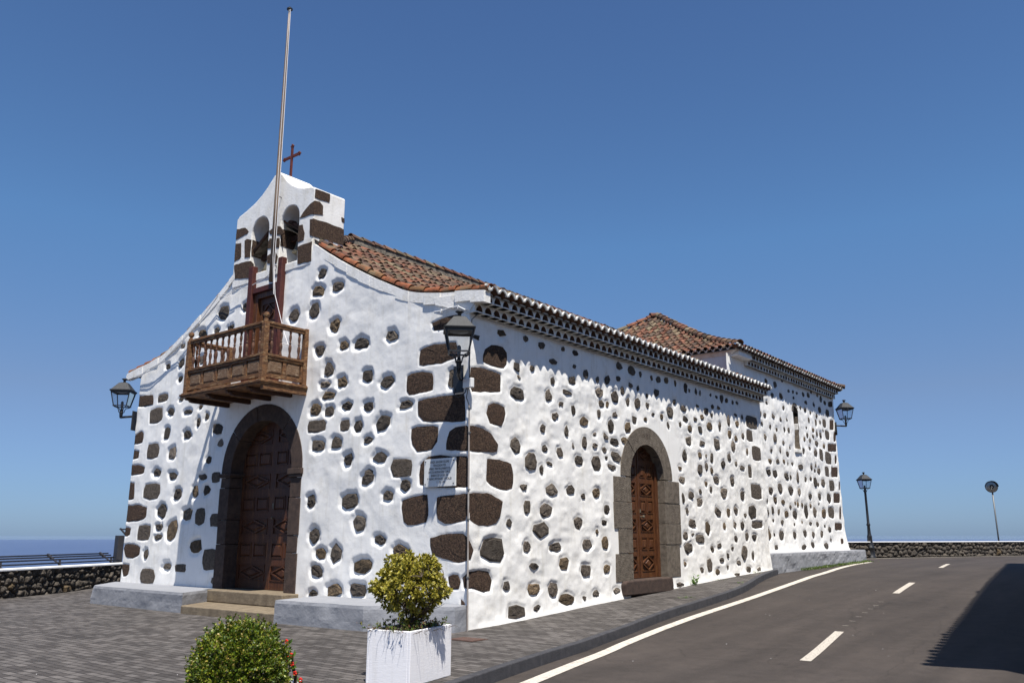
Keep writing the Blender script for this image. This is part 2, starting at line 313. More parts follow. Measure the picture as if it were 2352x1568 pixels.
ST_N="""-4.03 6.13 0.31 0.29 r|-2.17 5.63 0.31 0.24 r|-3.68 5.65 0.29 0.22 r|-3.12 5.62 0.49 0.24 r|-4.5 5.64 0.28 0.27 r|-4.16 5.17 0.33 0.33 r|-3.7 4.85 0.33 0.24 r|-2.88 4.89 0.32 0.26 r|-2.26 4.68 0.37 0.23 r|-4.27 4.85 0.37 0.16 r|-4.14 4.59 0.48 0.2 r|-4.54 4.33 0.38 0.27 r|-4.05 4.24 0.35 0.21 r|-3.49 4.3 0.38 0.2 r|-2.8 4.21 0.28 0.2 r|-1.71 4.14 0.36 0.16 r|-2.35 3.85 0.4 0.33 r|-4.44 3.94 0.61 0.26 b|-3.5 3.88 0.29 0.23 b|-3.08 3.84 0.27 0.24 r|-4.38 3.51 0.44 0.26 r|-3.76 3.53 0.35 0.27 r|-2.75 3.52 0.29 0.17 r|-3.37 3.16 0.29 0.28 r|-2.38 3.13 0.37 0.24 r|-1.75 2.9 0.59 0.35 b|-0.49 4.55 0.13 0.37 r|-2.72 2.82 0.29 0.18 r|-4.54 7.46 0.29 0.21 r|-7.5 7.17 0.32 0.23 r|-8.51 7.19 0.43 0.36 r|-4.68 7.06 0.43 0.29 r|-4 7.04 0.38 0.23 r|-4.78 6.62 0.37 0.34 r|-5.51 6.6 0.33 0.31 r|-4.49 2.35 0.27 0.27 r|-3.26 2.3 0.5 0.32 r|-2.73 2.73 0.36 0.24 r|-1.63 2.57 0.27 0.23 r|-2.12 2.39 0.27 0.24 r|-2.94 1.87 0.38 0.31 r|-4.33 1.61 0.32 0.3 r|-2.33 1.53 0.32 0.17 r|-3.62 1.27 0.37 0.37 r|-4.12 1.25 0.35 0.24 r|-1.73 1.33 0.44 0.23 r|-2.82 1.01 0.57 0.28 r|-4.21 0.89 0.35 0.23 r|-3.64 0.53 0.5 0.24 r|-2.91 0.56 0.53 0.26 r|-4.28 0.46 0.28 0.12 r|-9.42 6.79 0.38 0.21 r|-8.73 6.77 0.23 0.14 r|-8.1 6.73 0.28 0.14 r|-10.31 6.57 0.17 0.11 r|-10.33 6.12 0.25 0.27 r|-10.33 5.68 0.23 0.16 r|-11 6.11 0.2 0.17 r|-9.32 6.07 0.22 0.21 r|-10.17 5.12 0.22 0.1 r|-9.75 4.74 0.46 0.15 r|-9.18 4.82 0.14 0.12 r|-8.85 4.54 0.16 0.16 r|-9.24 4.42 0.17 0.27 r|-8.32 4.19 0.48 0.26 r|-8.18 3.82 0.25 0.19 r|-9.71 4.15 0.36 0.24 r|-10.73 4.26 0.27 0.31 r|-10.63 4.82 0.33 0.22 r|-11.1 5.25 0.5 0.21 b|-11.37 4.8 0.66 0.42 b|-11.32 3.82 0.59 0.41 b|-10.39 3.72 0.37 0.31 r|-11.06 3.25 0.39 0.18 r|-10.25 3.13 0.41 0.2 r|-8.63 3.44 0.23 0.2 r|-8.83 3.04 0.36 0.17 r|-8.21 2.99 0.35 0.25 b|-8.6 2.7 0.29 0.24 r|-11.2 2.76 0.84 0.42 b|-9.93 2.65 0.34 0.28 r|-9.12 2.69 0.23 0.3 r|-10.6 2.24 0.44 0.34 r|-9.38 2.14 0.46 0.29 r|-8.78 2.07 0.41 0.41 b|-8.09 1.98 0.49 0.3 b|-11.38 1.7 0.64 0.39 b|-10.66 1.82 0.32 0.2 r|-10.65 1.58 0.41 0.15 r|-10.03 1.76 0.5 0.44 r|-11.17 1.14 0.21 0.24 r|-8.9 1.36 0.52 0.31 r|-8.2 1.06 0.6 0.48 b|-10.15 0.86 0.4 0.19 r|-9.48 0.84 0.48 0.18 b|-10.98 0.6 0.69 0.36 b|-7.95 0.57 0.33 0.17 r|0.95 5.52 0.24 0.14 r|1.73 5.57 0.13 0.12 r|2.28 5.52 0.22 0.14 r|1.44 4.92 0.22 0.18 r|1.94 4.96 0.14 0.12 r|1.5 4.72 0.12 0.07 r|1.45 4.39 0.45 0.25 r|2.52 4.49 0.18 0.24 r|2.3 3.77 0.19 0.15 r|1.4 3.35 0.29 0.3 r|2.38 3.36 0.18 0.12 r|1.88 3.06 0.36 0.36 r|2.25 2.93 0.12 0.17 r|0.22 5.3 0.22 0.09 r|0.7 1.36 0.71 0.45 q|1.63 2.54 0.2 0.12 r|1.18 1.85 0.15 0.14 r|1.14 0.7 0.22 0.17 r|1.39 0.21 0.6 0.3 r|1.75 2.14 0.21 0.31 r|2.36 2.12 0.4 0.29 r|2.19 1.72 0.58 0.28 r|1.75 1.41 0.22 0.21 r|1.96 1.04 0.28 0.14 r|1.96 0.6 0.37 0.23 r|2.05 0.24 0.21 0.1 r|1.7 2.55 0.1 0.11 r|2.6 2.51 0.43 0.24 r|3.28 2.57 0.31 0.19 r|3.76 2.45 0.16 0.11 r|4.27 2.54 0.28 0.22 r|4.68 2.2 0.2 0.21 r|3.55 1.88 0.28 0.27 r|4.54 1.9 0.21 0.12 r|4.26 1.7 0.11 0.13 r|3.87 1.43 0.37 0.21 r|4.57 1.46 0.24 0.28 r|2.72 1.39 0.44 0.16 r|3 1.08 0.37 0.27 r|3.8 0.9 0.36 0.26 r|4.63 0.91 0.25 0.19 r|2.62 0.54 0.31 0.26 r|3.11 0.35 0.55 0.21 r|3.71 0.35 0.13 0.11 r|4.15 0.41 0.25 0.14 r|4.99 0.43 0.29 0.12 r|8.36 3.02 0.32 0.18 r|8.87 2.66 0.31 0.21 r|9.32 2.5 0.34 0.2 r|9.38 2.77 0.14 0.14 r|9.78 2.99 0.16 0.13 r|10.04 2.86 0.16 0.18 r|10.44 3.13 0.35 0.21 r|10.92 2.8 0.44 0.29 r|11.52 3.17 0.23 0.29 r|8.36 2.56 0.14 0.26 r|8.58 2.24 0.14 0.15 r|8.87 1.93 0.4 0.24 r|10.41 2.25 0.42 0.25 r|11.12 2.28 0.21 0.27 r|11.66 2.32 0.27 0.22 r|12.18 2.78 0.28 0.28 r|9.74 1.82 0.27 0.34 r|10.79 1.88 0.18 0.17 r|8.46 1.62 0.27 0.21 r|8.82 1.65 0.15 0.08 r|9.25 1.53 0.56 0.22 r|11.51 1.91 0.17 0.18 r|12.02 1.9 0.23 0.24 r|10.37 1.35 0.28 0.14 r|9.99 1.28 0.22 0.14 r|8.6 1.3 0.48 0.27 r|11.19 1.28 0.17 0.09 r|10.48 0.97 0.26 0.14 r|10.86 1.08 0.18 0.15 r|8.37 0.92 0.15 0.1 r|9.72 0.88 0.32 0.36 r|9.24 0.76 0.21 0.15 r|10.17 0.66 0.27 0.14 r|11.48 1.53 0.19 0.18 r|12.32 1.62 0.2 0.22 r|12.86 1.58 0.34 0.18 r|10.82 0.77 0.12 0.1 r|11.6 0.88 0.3 0.13 r|12.04 1.15 0.38 0.42 r|12.64 1.05 0.17 0.25 r|12.25 2.2 0.18 0.09 r|12.78 2.32 0.59 0.39 r|13.19 2.92 0.8 0.44 b|13.13 1.94 0.79 0.2 b|12.23 0.67 0.36 0.19 r|12.91 0.65 0.28 0.13 r|11.34 0.55 0.38 0.1 r|7.97 0.42 0.37 0.12 r|1.75 5.57 0.12 0.11 r|2.28 5.52 0.22 0.14 r|3.08 5.58 0.14 0.11 r|3.55 5.57 0.21 0.11 r|2.7 5.25 0.36 0.13 r|3.5 5.26 0.13 0.11 r|1.94 4.96 0.15 0.11 r|3.94 5.15 0.21 0.18 r|4.43 5.09 0.12 0.17 r|4.84 5.14 0.23 0.24 r|5.39 5.56 0.27 0.18 r|5.97 5.54 0.36 0.23 r|5.33 5.25 0.19 0.13 r|5.88 5.16 0.21 0.13 r|5.5 4.99 0.16 0.21 r|6.4 5.52 0.1 0.14 r|6.95 5.51 0.12 0.14 r|7.34 5.52 0.24 0.16 r|7.74 5.55 0.22 0.16 r|8.24 5.55 0.1 0.16 r|6.25 5.15 0.14 0.14 r|7.18 5.16 0.24 0.21 r|6.68 5.02 0.1 0.11 r|6.7 4.78 0.14 0.15 r|8.82 5.53 0.2 0.28 r|9.07 5.48 0.08 0.11 r|9.44 5.5 0.11 0.17 r|9.71 5.5 0.11 0.18 r|10.38 5.52 0.1 0.08 r|10.72 5.5 0.12 0.11 r|11.08 5.51 0.23 0.23 r|11.44 5.49 0.2 0.15 r|11.84 5.49 0.11 0.11 r|12.21 5.52 0.17 0.1 r|10.44 5.19 0.17 0.14 r|10.84 5.2 0.21 0.1 r|10.03 5.02 0.28 0.18 r|9.52 5.1 0.16 0.08 r|2.67 4.81 0.15 0.15 r|3.42 4.93 0.28 0.18 r|2.52 4.46 0.23 0.25 r|3.18 4.63 0.34 0.13 r|2.95 4.35 0.17 0.12 r|3.44 4.29 0.18 0.2 r|4.48 4.82 0.35 0.2 r|5.18 4.79 0.32 0.32 r|4.56 4.55 0.23 0.17 r|4.83 4.58 0.14 0.13 r|5.77 4.75 0.16 0.2 r|6.19 4.78 0.3 0.25 r|4.46 4.3 0.16 0.21 r|2.73 4.07 0.25 0.15 r|3.83 4.08 0.35 0.21 r|5.15 4.37 0.22 0.15 r|6.04 4.35 0.19 0.19 r|4.96 4.09 0.26 0.32 r|5.7 4.14 0.28 0.28 r|6.58 4.42 0.17 0.09 r|6.95 4.59 0.17 0.09 r|7.41 4.57 0.15 0.14 r|7.87 4.75 0.35 0.31 r|8.15 5.05 0.17 0.14 r|8.66 4.92 0.33 0.15 r|8.74 4.66 0.27 0.17 r|9.29 4.71 0.19 0.13 r|9.74 4.82 0.21 0.16 r|10.35 4.95 0.13 0.13 r|7.74 4.4 0.12 0.19 r|8.4 4.48 0.12 0.12 r|2.3 3.75 0.17 0.15 r|3.18 3.79 0.15 0.25 r|4.26 3.83 0.15 0.09 r|4.69 3.82 0.22 0.13 r|2.38 3.36 0.18 0.12 r|2.9 3.34 0.23 0.2 r|3.84 3.6 0.2 0.24 r|3.4 3.5 0.07 0.12 r|4.24 3.57 0.19 0.14 r|4.65 3.51 0.17 0.15 r|5.08 3.73 0.35 0.17 r|5.52 3.81 0.3 0.15 r|5.14 3.39 0.43 0.25 r|3.61 3.2 0.31 0.19 r|4.29 3.19 0.34 0.33 r|1.88 3.07 0.36 0.35 r|2.53 3.06 0.22 0.1 r|2.26 2.92 0.12 0.19 r|4.72 3.34 0.09 0.09 r|4.95 3.14 0.34 0.13 r|8.98 4.43 0.27 0.2 r|9.59 4.45 0.25 0.2 r|10.21 4.61 0.31 0.24 r|10.85 4.67 0.15 0.25 r|11.47 4.9 0.23 0.29 r|12.01 5.12 0.24 0.1 r|12.07 4.87 0.24 0.2 r|12.48 5.12 0.13 0.15 r|11.5 4.51 0.23 0.29 r|11.92 4.42 0.2 0.19 r|12.45 4.55 0.17 0.19 r|8.86 4.08 0.33 0.23 r|9.66 4.08 0.33 0.18 r|10.6 4.16 0.4 0.34 r|11.7 4.16 0.25 0.32 r|8.6 3.68 0.23 0.3 r|9.47 3.74 0.23 0.17 r|9.84 3.76 0.11 0.1 r|10.21 3.72 0.2 0.28 r|11.36 3.83 0.21 0.23 r|12.69 4.1 0.12 0.21 r|10.9 3.6 0.27 0.22 r|11.82 3.67 0.18 0.15 r|12.23 3.59 0.35 0.15 r|8.28 3.33 0.18 0.14 r|9.43 3.37 0.29 0.29 r|9.86 3.46 0.19 0.2 r|10.17 3.38 0.16 0.18 r|13.21 5.04 0.86 0.39 b|12.97 4.6 0.45 0.34 b|13.37 4.1 0.66 0.44 b|12.79 3.5 0.24 0.35 b"""
ST_A="""16.82 6.95 0.31 0.18 r|17.63 6.94 0.27 0.25 r|18.29 7.16 0.13 0.1 r|18.9 6.88 0.19 0.12 r|19.33 6.91 0.19 0.13 r|19.77 6.9 0.17 0.11 r|20.49 6.97 0.2 0.19 r|20.99 7 0.32 0.23 r|21.39 7.18 0.15 0.13 r|22.09 7.14 0.15 0.14 r|22.44 7.01 0.25 0.29 r|22.93 6.94 0.26 0.2 r|17.26 6.52 0.24 0.19 r|18.12 6.58 0.31 0.23 r|19.36 6.68 0.19 0.12 r|20.65 6.67 0.29 0.14 r|21.61 6.69 0.21 0.17 r|16.7 6.17 0.21 0.11 r|18.23 6.17 0.2 0.14 r|19.99 6.39 0.22 0.15 r|20.49 6.36 0.29 0.19 r|22.25 6.57 0.34 0.3 r|23.17 6.54 0.45 0.28 b|16.03 5.7 0.16 0.2 r|16.44 5.71 0.25 0.19 r|17.18 5.74 0.29 0.16 r|17.87 5.71 0.17 0.16 r|18.52 5.77 0.13 0.1 r|21.12 6.33 0.15 0.16 r|21.83 6.27 0.18 0.15 r|16.1 5.37 0.16 0.13 r|16.81 5.34 0.16 0.19 r|17.41 5.3 0.17 0.13 r|18.23 5.39 0.13 0.2 r|18.61 5.41 0.21 0.22 r|20.84 6 0.2 0.23 r|21.71 5.99 0.18 0.28 r|22.17 6.06 0.15 0.18 r|22.69 6.07 0.38 0.32 b|20.49 5.68 0.14 0.11 r|21.24 5.65 0.24 0.17 r|22.48 5.74 0.13 0.11 r|16.34 4.93 0.25 0.21 r|17.19 4.96 0.29 0.28 r|17.99 4.88 0.2 0.17 r|20.52 5.38 0.17 0.18 r|21.19 5.4 0.26 0.13 r|21.71 5.53 0.21 0.19 r|22.16 5.53 0.25 0.25 r|22.94 5.62 0.48 0.36 b|20.19 5.2 0.2 0.15 r|20.74 5.19 0.2 0.15 r|21.56 5.17 0.33 0.24 r|22.43 5.12 0.25 0.18 r|16.83 4.51 0.19 0.13 r|17.61 4.57 0.15 0.16 r|18.29 4.51 0.23 0.19 r|18.63 4.74 0.1 0.08 r|20 4.74 0.19 0.23 r|20.71 4.9 0.23 0.14 r|21.35 4.77 0.35 0.25 r|21.93 4.74 0.39 0.45 b|22.77 4.67 0.72 0.47 b|16.63 4.13 0.3 0.2 r|17.31 4.16 0.29 0.16 r|17.89 4.2 0.22 0.18 r|18.29 4.15 0.1 0.13 r|18.76 4.18 0.23 0.13 r|19.55 4.11 0.46 0.25 r|20.72 4.17 0.26 0.22 r|21.09 4.08 0.2 0.11 r|21.23 4.28 0.15 0.15 r|21.55 4.07 0.33 0.23 r|22.46 4.12 0.46 0.38 b|16.43 3.75 0.36 0.22 r|17 3.74 0.38 0.26 r|18.07 3.69 0.4 0.25 r|18.46 3.67 0.15 0.17 r|19.14 3.7 0.26 0.39 r|20.02 3.68 0.19 0.22 r|20.55 3.73 0.25 0.14 r|21.04 3.64 0.35 0.37 r|21.38 3.56 0.2 0.16 r|21.93 3.63 0.42 0.32 r|22.92 3.58 0.6 0.41 b|15.9 3.27 0.29 0.25 r|16.48 3.13 0.39 0.24 r|17.38 3.24 0.41 0.35 r|18.38 3.2 0.43 0.3 r|19.22 3.19 0.31 0.28 r|20.31 3.07 0.36 0.21 r|21.4 3.09 0.32 0.25 r|22.49 3.07 0.49 0.4 r|16.08 2.78 0.2 0.18 r|16.85 2.81 0.28 0.24 r|17.53 2.77 0.31 0.19 r|18.69 2.77 0.13 0.14 r|18.98 2.73 0.21 0.19 r|19.4 2.72 0.16 0.18 r|18.22 2.62 0.2 0.17 r|19.78 2.49 0.4 0.48 r|20.29 2.72 0.17 0.19 r|20.7 2.51 0.36 0.36 r|21.17 2.82 0.14 0.09 r|21.76 2.46 0.47 0.36 r|22.62 2.52 0.71 0.41 b|16.08 2.38 0.2 0.21 r|16.51 2.46 0.2 0.26 r|17.08 2.42 0.19 0.21 r|17.82 2.36 0.36 0.27 r|18.66 2.36 0.43 0.31 r|16.53 2.13 0.16 0.11 r|17.35 2.08 0.28 0.19 r|18.45 2.02 0.15 0.07 r|19.23 2.1 0.1 0.09 r|20.1 2.07 0.3 0.12 r|20.84 2.05 0.28 0.16 r|21.68 1.99 0.15 0.12 r|22.17 1.86 0.36 0.25 r|16.04 1.66 0.44 0.39 r|17.22 1.62 0.44 0.34 r|16.52 1.66 0.13 0.1 r|18.42 1.66 0.32 0.26 r|19.44 1.7 0.31 0.27 r|20.32 1.66 0.25 0.24 r|21.26 1.7 0.26 0.27 r|22.25 1.47 0.18 0.14 r|16.61 1.24 0.27 0.17 r|19.16 1.23 0.49 0.2 r|20.14 1.29 0.35 0.23 r|21.61 1.24 0.44 0.27 r"""
PL_N="""-1.05 5.74 -0.34 5.79 -0.27 5.54 -0.98 5.53|-1.34 5.23 -0.94 5.26 -0.36 5.25 -0.29 4.93 -0.75 4.86 -1.36 4.88|-1.7 4.74 -1.41 4.77 -0.97 4.72 -0.94 4.36 -1.15 4.34 -1.62 4.32 -1.69 4.39|-1.37 4.19 -0.9 4.23 -0.14 4.21 -0.08 3.66 -0.56 3.7 -1.2 3.76 -1.34 3.89|-1.53 3.66 -1.23 3.69 -0.79 3.64 -0.8 3.36 -0.97 3.2 -1.35 3.18 -1.5 3.31|-0.57 3.27 -0.49 3.53 -0.33 3.59 -0.07 3.59 0.28 3.6 0.65 3.51 0.86 3.31 0.85 3.16 0.29 3.13 -0.06 3.12 -0.56 3.17|-1.26 2.95 -1.04 3.1 -0.71 3.1 -0.25 3.04 -0.02 3.05 0.03 2.68 0.02 2.46 -0.37 2.48 -1.26 2.53 -1.28 2.76|0.45 5.11 0.64 5.24 0.99 5.26 1.13 5.16 1.11 4.92 1.03 4.82 0.64 4.81 0.37 4.85|0.03 4.71 0.34 4.74 0.93 4.7 0.92 4.34 0.46 4.28 0.07 4.2 0.01 4.5|0.52 4.05 0.72 4.12 1.07 4.07 1.04 3.79 0.94 3.67 0.61 3.68 0.48 3.88|0.53 3.03 1.28 3 1.33 2.75 1.31 2.5 1.12 2.45 0.74 2.5 0.51 2.59|-1.73 2.29 -1.39 2.34 -1.02 2.38 -0.99 1.99 -1.02 1.84 -1.54 1.8 -1.65 1.85|-0.79 2.32 -0.36 2.34 0.52 2.39 0.99 2.26 0.91 1.97 0.79 1.81 0.3 1.79 -0.05 1.87 -0.54 1.82 -0.76 1.89|-0.96 1.58 -0.5 1.64 -0.12 1.66 0.02 1.58 0.18 1.37 0.09 1.18 -0.22 1.13 -0.49 1.18 -0.9 1.27|-0.49 0.9 -0.2 0.95 -0.16 0.82 -0.18 0.67 -0.38 0.66|-0.13 0.91 0.1 0.99 0.61 1 0.73 0.82 0.69 0.61 0.47 0.62 0.17 0.71 -0.11 0.68|-0.16 0.52 -0.06 0.48 -0.03 0.31 -0.04 0.11 -0.12 0.24|-12.7 5.44 -11.62 5.4 -11.56 5.1 -12.02 5.1 -12.63 5.13|-12.63 4.27 -12.03 4.43 -11.91 4.34 -11.93 4.09 -12.59 4.07|-12.65 3.94 -12.07 3.88 -12.05 3.67 -12.6 3.67|-12.6 3.5 -12.05 3.51 -11.66 3.44 -11.69 3.24 -12.55 3.23|-12.58 3.06 -12.14 3.02 -12.08 2.57 -12.48 2.58|-12.54 2.41 -11.83 2.43 -11.34 2.34 -11.35 2.1 -11.74 1.99 -12.48 1.98|-12.48 1.86 -12.08 1.83 -12.1 1.63 -12.44 1.6|-12.45 1.39 -11.78 1.4 -11.49 1.33 -11.49 1.14 -11.84 1.03 -12.24 1.06|-12.45 0.88 -11.97 0.87 -11.99 0.62 -12.24 0.55"""
PL_A="""23.35 7.04 23.91 7.11 23.85 6.87 23.29 6.81|23.38 6.27 23.88 6.32 23.77 5.91 23.27 5.86|23.75 5.8 24.02 5.83 23.92 5.45 23.65 5.42|22.89 5.25 23.97 5.34 23.88 5.02 22.81 4.93|23.67 4.85 23.9 4.86 23.8 4.49 23.57 4.48|23.04 4.33 23.88 4.38 23.77 3.98 22.93 3.93|23.82 3.8 23.98 3.81 23.88 3.44 23.71 3.43|23.05 3.29 23.86 3.32 23.75 2.92 22.95 2.9|23.64 2.76 23.83 2.76 23.69 2.27 23.5 2.27|22.91 2.12 23.8 2.13 23.72 1.84 22.83 1.84|23.35 1.51 23.64 1.51 23.56 1.24 23.27 1.24"""

# ------------------------------------------------------------------ ground, road, sea
XL = -12.4            # left end of the front wall; right end is x = 0, the front wall is y = 0
CX = -6.4             # centre line of nave, door and gable
KERB = [(14,-12),(9,-9.5),(6.2,-7.6),(4.8,-6.4),(3.9,-5.2),(3.5,-4.2),(3.3,-3.45),(2.93,-2.0),(2.66,-.8),(2.38,.6),(2.2,1.83),(1.95,3.4),(1.84,4.72),(1.7,6.2),(1.54,7.7),(1.36,8.8),(1.1,9.85),(.82,10.9),(.5,12.2),(.27,13.4),(.12,14.2)]
def smooth(pts, it=2):
    for _ in range(it):
        o = [pts[0]]
        for a, b in zip(pts, pts[1:]):
            o += [tuple(.75*p+.25*q for p,q in zip(a,b)), tuple(.25*p+.75*q for p,q in zip(a,b))]
        pts = o+[pts[-1]]
    return pts
KS = smooth(KERB)
def offs(pts, d):
    o = []
    for i, p in enumerate(pts):
        a = Vector(pts[max(i-1,0)][:2]); b = Vector(pts[min(i+1,len(pts)-1)][:2]); t = (b-a).normalized()
        o.append((p[0]+t.y*d, p[1]-t.x*d))
    return o
def ribbon(mb, L, R, zf, m=None):
    vs = []
    for a, b in zip(L, R): vs += [(a[0],a[1],zf(a)), (b[0],b[1],zf(b))]
    mb.add(vs, [(2*i,2*i+1,2*i+3,2*i+2) for i in range(len(L)-1)], m)
# terrain, one sheet to the shore, falling away beyond the terrace
def terrain():
    rr = np.concatenate([np.linspace(0,50,18), np.geomspace(56,1200,26)]); th = np.linspace(0, 2*np.pi, 73)[:-1]
    V = []; F = []
    for i, r in enumerate(rr):
        for t in th:
            x = -2+r*math.cos(t); y = 5+r*math.sin(t)
            # signed distance past the terrace edges: left parapet, far parapet
            d1 = -((x+14.9)*.862 + (y+2.1)*.507) ; d2 = ((y-29.5)*.55 - (x+1.0)*.835) if x < 30 else (y-60)
            d3 = (y-47)
            d = max(d1-.6, min(d2,999)-1.2, d3, -1e9)
            if x > 20 and y < 40: d = max(d1, d3)
            z = min(Gf(y),.8) - .8
            if d > 0: z -= .62*d + .0008*d*d
            if x > 35: z += min((x-35)*.12, 40)*(1 if d <= 0 else 0)
            V.append((x,y,max(z,-320)))
    n = len(th)
    for i in range(len(rr)-1):
        for k in range(n): F.append((i*n+k,(i+1)*n+k,(i+1)*n+(k+1)%n,i*n+(k+1)%n))
    tag(npmesh('terrain', V, F, ['terrain'], smooth=True), kind='structure')
terrain()
def sea():
    rr = [300, 900, 2500, 6000, 15000, 40000, 97000]; V = []; F = []; n = 96
    for r in rr:
        for k in range(n): a = 2*math.pi*k/n; V.append((r*math.cos(a), r*math.sin(a), -300))
    for i in range(len(rr)-1):
        for k in range(n): F.append((i*n+k,(i+1)*n+k,(i+1)*n+(k+1)%n,i*n+(k+1)%n))
    tag(npmesh('sea', V, F, ['sea']), kind='structure')
sea()
def roadsheet():
    ys = np.linspace(-34, 46, 161); xs = np.linspace(-30, 32, 63); V = []; F = []
    for y in ys:
        for x in xs: V.append((x, y, Gf(y)-.14+ (0 if y < 30 else 0)))
    n = len(xs)
    for i in range(len(ys)-1):
        for k in range(n-1):
            cx, cy = xs[k], ys[i]
            if -((cx+14.9)*.862+(cy+2.1)*.507) > .2: continue
            if cy > 26 and (cy-29.5)*.55-(cx+1.0)*.835 > 2.4: continue
            F.append((i*n+k,i*n+k+1,(i+1)*n+k+1,(i+1)*n+k))
    tag(npmesh('road', V, F, ['asphalt'], smooth=True), kind='structure')
roadsheet()
mb = MB()
ys_ = sorted(set([p[1] for p in KS] + list(np.arange(-11.5, 14.2, .5))))
ki = sorted(KS, key=lambda p: p[1])
for a, b in zip(ys_, ys_[1:]):
    xa = float(np.interp(a, [p[1] for p in ki], [p[0] for p in ki]))-.13; xb = float(np.interp(b, [p[1] for p in ki], [p[0] for p in ki]))-.13
    la = -14.62-(a+2.08)*.5875; lb = -14.62-(b+2.08)*.5875
    mb.add([(la,a,Gf(a)),(xa,a,Gf(a)),(xb,b,Gf(b)),(lb,b,Gf(b))], [(0,1,2,3)])
mb.add([(-20,-34,0),(14,-34,0),(14,-11.5,0),(-9.1,-11.5,0)], [(0,1,2,3)])
tag(mb.build('paving', 'paving'), kind='structure')
# kerb: real stones with joints
mb = MB()
def walk(pts, step):
    out = [Vector(pts[0])]; acc = 0
    for a, b in zip(pts, pts[1:]):
        a = Vector(a); b = Vector(b); L = (b-a).length; t = step-acc
        while t <= L: out.append(a+(b-a)*t/L); t += step
        acc = (L-(t-step)) if t-step <= L else acc+L
    return out
kp = walk([(p[0],p[1]) for p in KS], .5)
for i in range(0, len(kp)-2, 2):
    seg = kp[i:i+3]; seg2 = offs([tuple(p) for p in kp[max(i-0,0):i+3]], -.13)
    g = .004
    vs = []
    for (p, q) in zip(seg, seg2):
        z = Gf(p.y); po = (p.x, p.y)
        vs += [(q[0],q[1],z-.2), (q[0],q[1],z+.012), (p.x,p.y,z+.012), (p.x+.012,p.y,z-.2)]
    d = (seg[-1]-seg[0]).normalized()*g
    vs = [(v[0]+(d.x if k < 4 else (-d.x if k >= 8 else 0)), v[1]+(d.y if k < 4 else (-d.y if k >= 8 else 0)), v[2]) for k, v in enumerate(vs)]
    fs = []
    for k in (0, 4):
        for j in range(3): fs.append((k+j, k+j+1, k+4+j+1, k+4+j))
    fs += [(0,1,2,3),(11,10,9,8)]
    mb.add(vs, fs)
tag(mb.build('kerb', 'kerb', bevel=.012), kind='structure')
# gutter strip of pale concrete between kerb and line
# road markings
mb = MB()
LI = smooth([(14,-12.9),(9.6,-10.3),(6.7,-8.2),(5.2,-6.6),(4.3,-5.2),(3.75,-3.9),(3.35,-2.44),(2.85,-.5),(2.42,1.47),(2.15,4.2),(1.95,6.78),(1.72,9.6),(1.42,12.2),(1.0,15.3),(.45,18.39),(.08,21.2),(-.06,24.0)])
ribbon(mb, LI, offs(LI, .2), lambda p: Gf(p[1])-.134)
tag(mb.build('road_edge_line', 'line'), kind='structure')
mb = MB()
for q in [[(5.55,.85),(5.71,.85),(5.31,3.63),(5.16,3.63)],[(4.52,9.78),(4.67,9.79),(4.36,12.62),(4.21,12.6)],[(3.24,20.5),(3.39,20.5),(2.98,23.7),(2.84,23.7)]]:
    n = 8
    A=[tuple(Vector(q[0]).lerp(Vector(q[3]),i/n)) for i in range(n+1)]; B=[tuple(Vector(q[1]).lerp(Vector(q[2]),i/n)) for i in range(n+1)]
    ribbon(mb, A, B, lambda p: Gf(p[1])-.134)
rg = random.Random(3)
for i in range(7):   # worn specks of an older line
    y = 4.3+i*.62; x = 5.2-(y-3.6)*.107; mb.add([(x-.05,y,Gf(y)-.134),(x+.05,y+.01,Gf(y)-.134),(x+.05,y+.04,Gf(y)-.134),(x-.05,y+.03,Gf(y)-.134)], [(0,1,2,3)])
tag(mb.build('road_dashes', 'dash'), kind='structure')

# ------------------------------------------------------------------ church
church = thing('church', 'whitewashed chapel with dark lava stones showing through the plaster, tiled roof and bell gable', 'church', (CX, 0, 0))
def P(o):  # parent to the church keeping world coordinates
    o.parent = church; o.matrix_parent_inverse = Matrix.Translation((-CX,0,0)); return o
RP = [(0,9.33),(1.5,8.38),(2.46,7.77),(3.6,7.14),(4.06,6.92),(4.5,6.70),(4.9,6.56),(5.4,6.45),(5.8,6.39),(6.23,6.34),(6.82,6.24)]
RPs = smooth(RP, 2)
def R(c): return float(np.interp(c, [p[0] for p in RPs], [p[1] for p in RPs]))
def ztop(x):
    t = R(abs(x-CX))-.15
    if -8.15 < x < -4.95: t = min(t, 7.92)
    return t

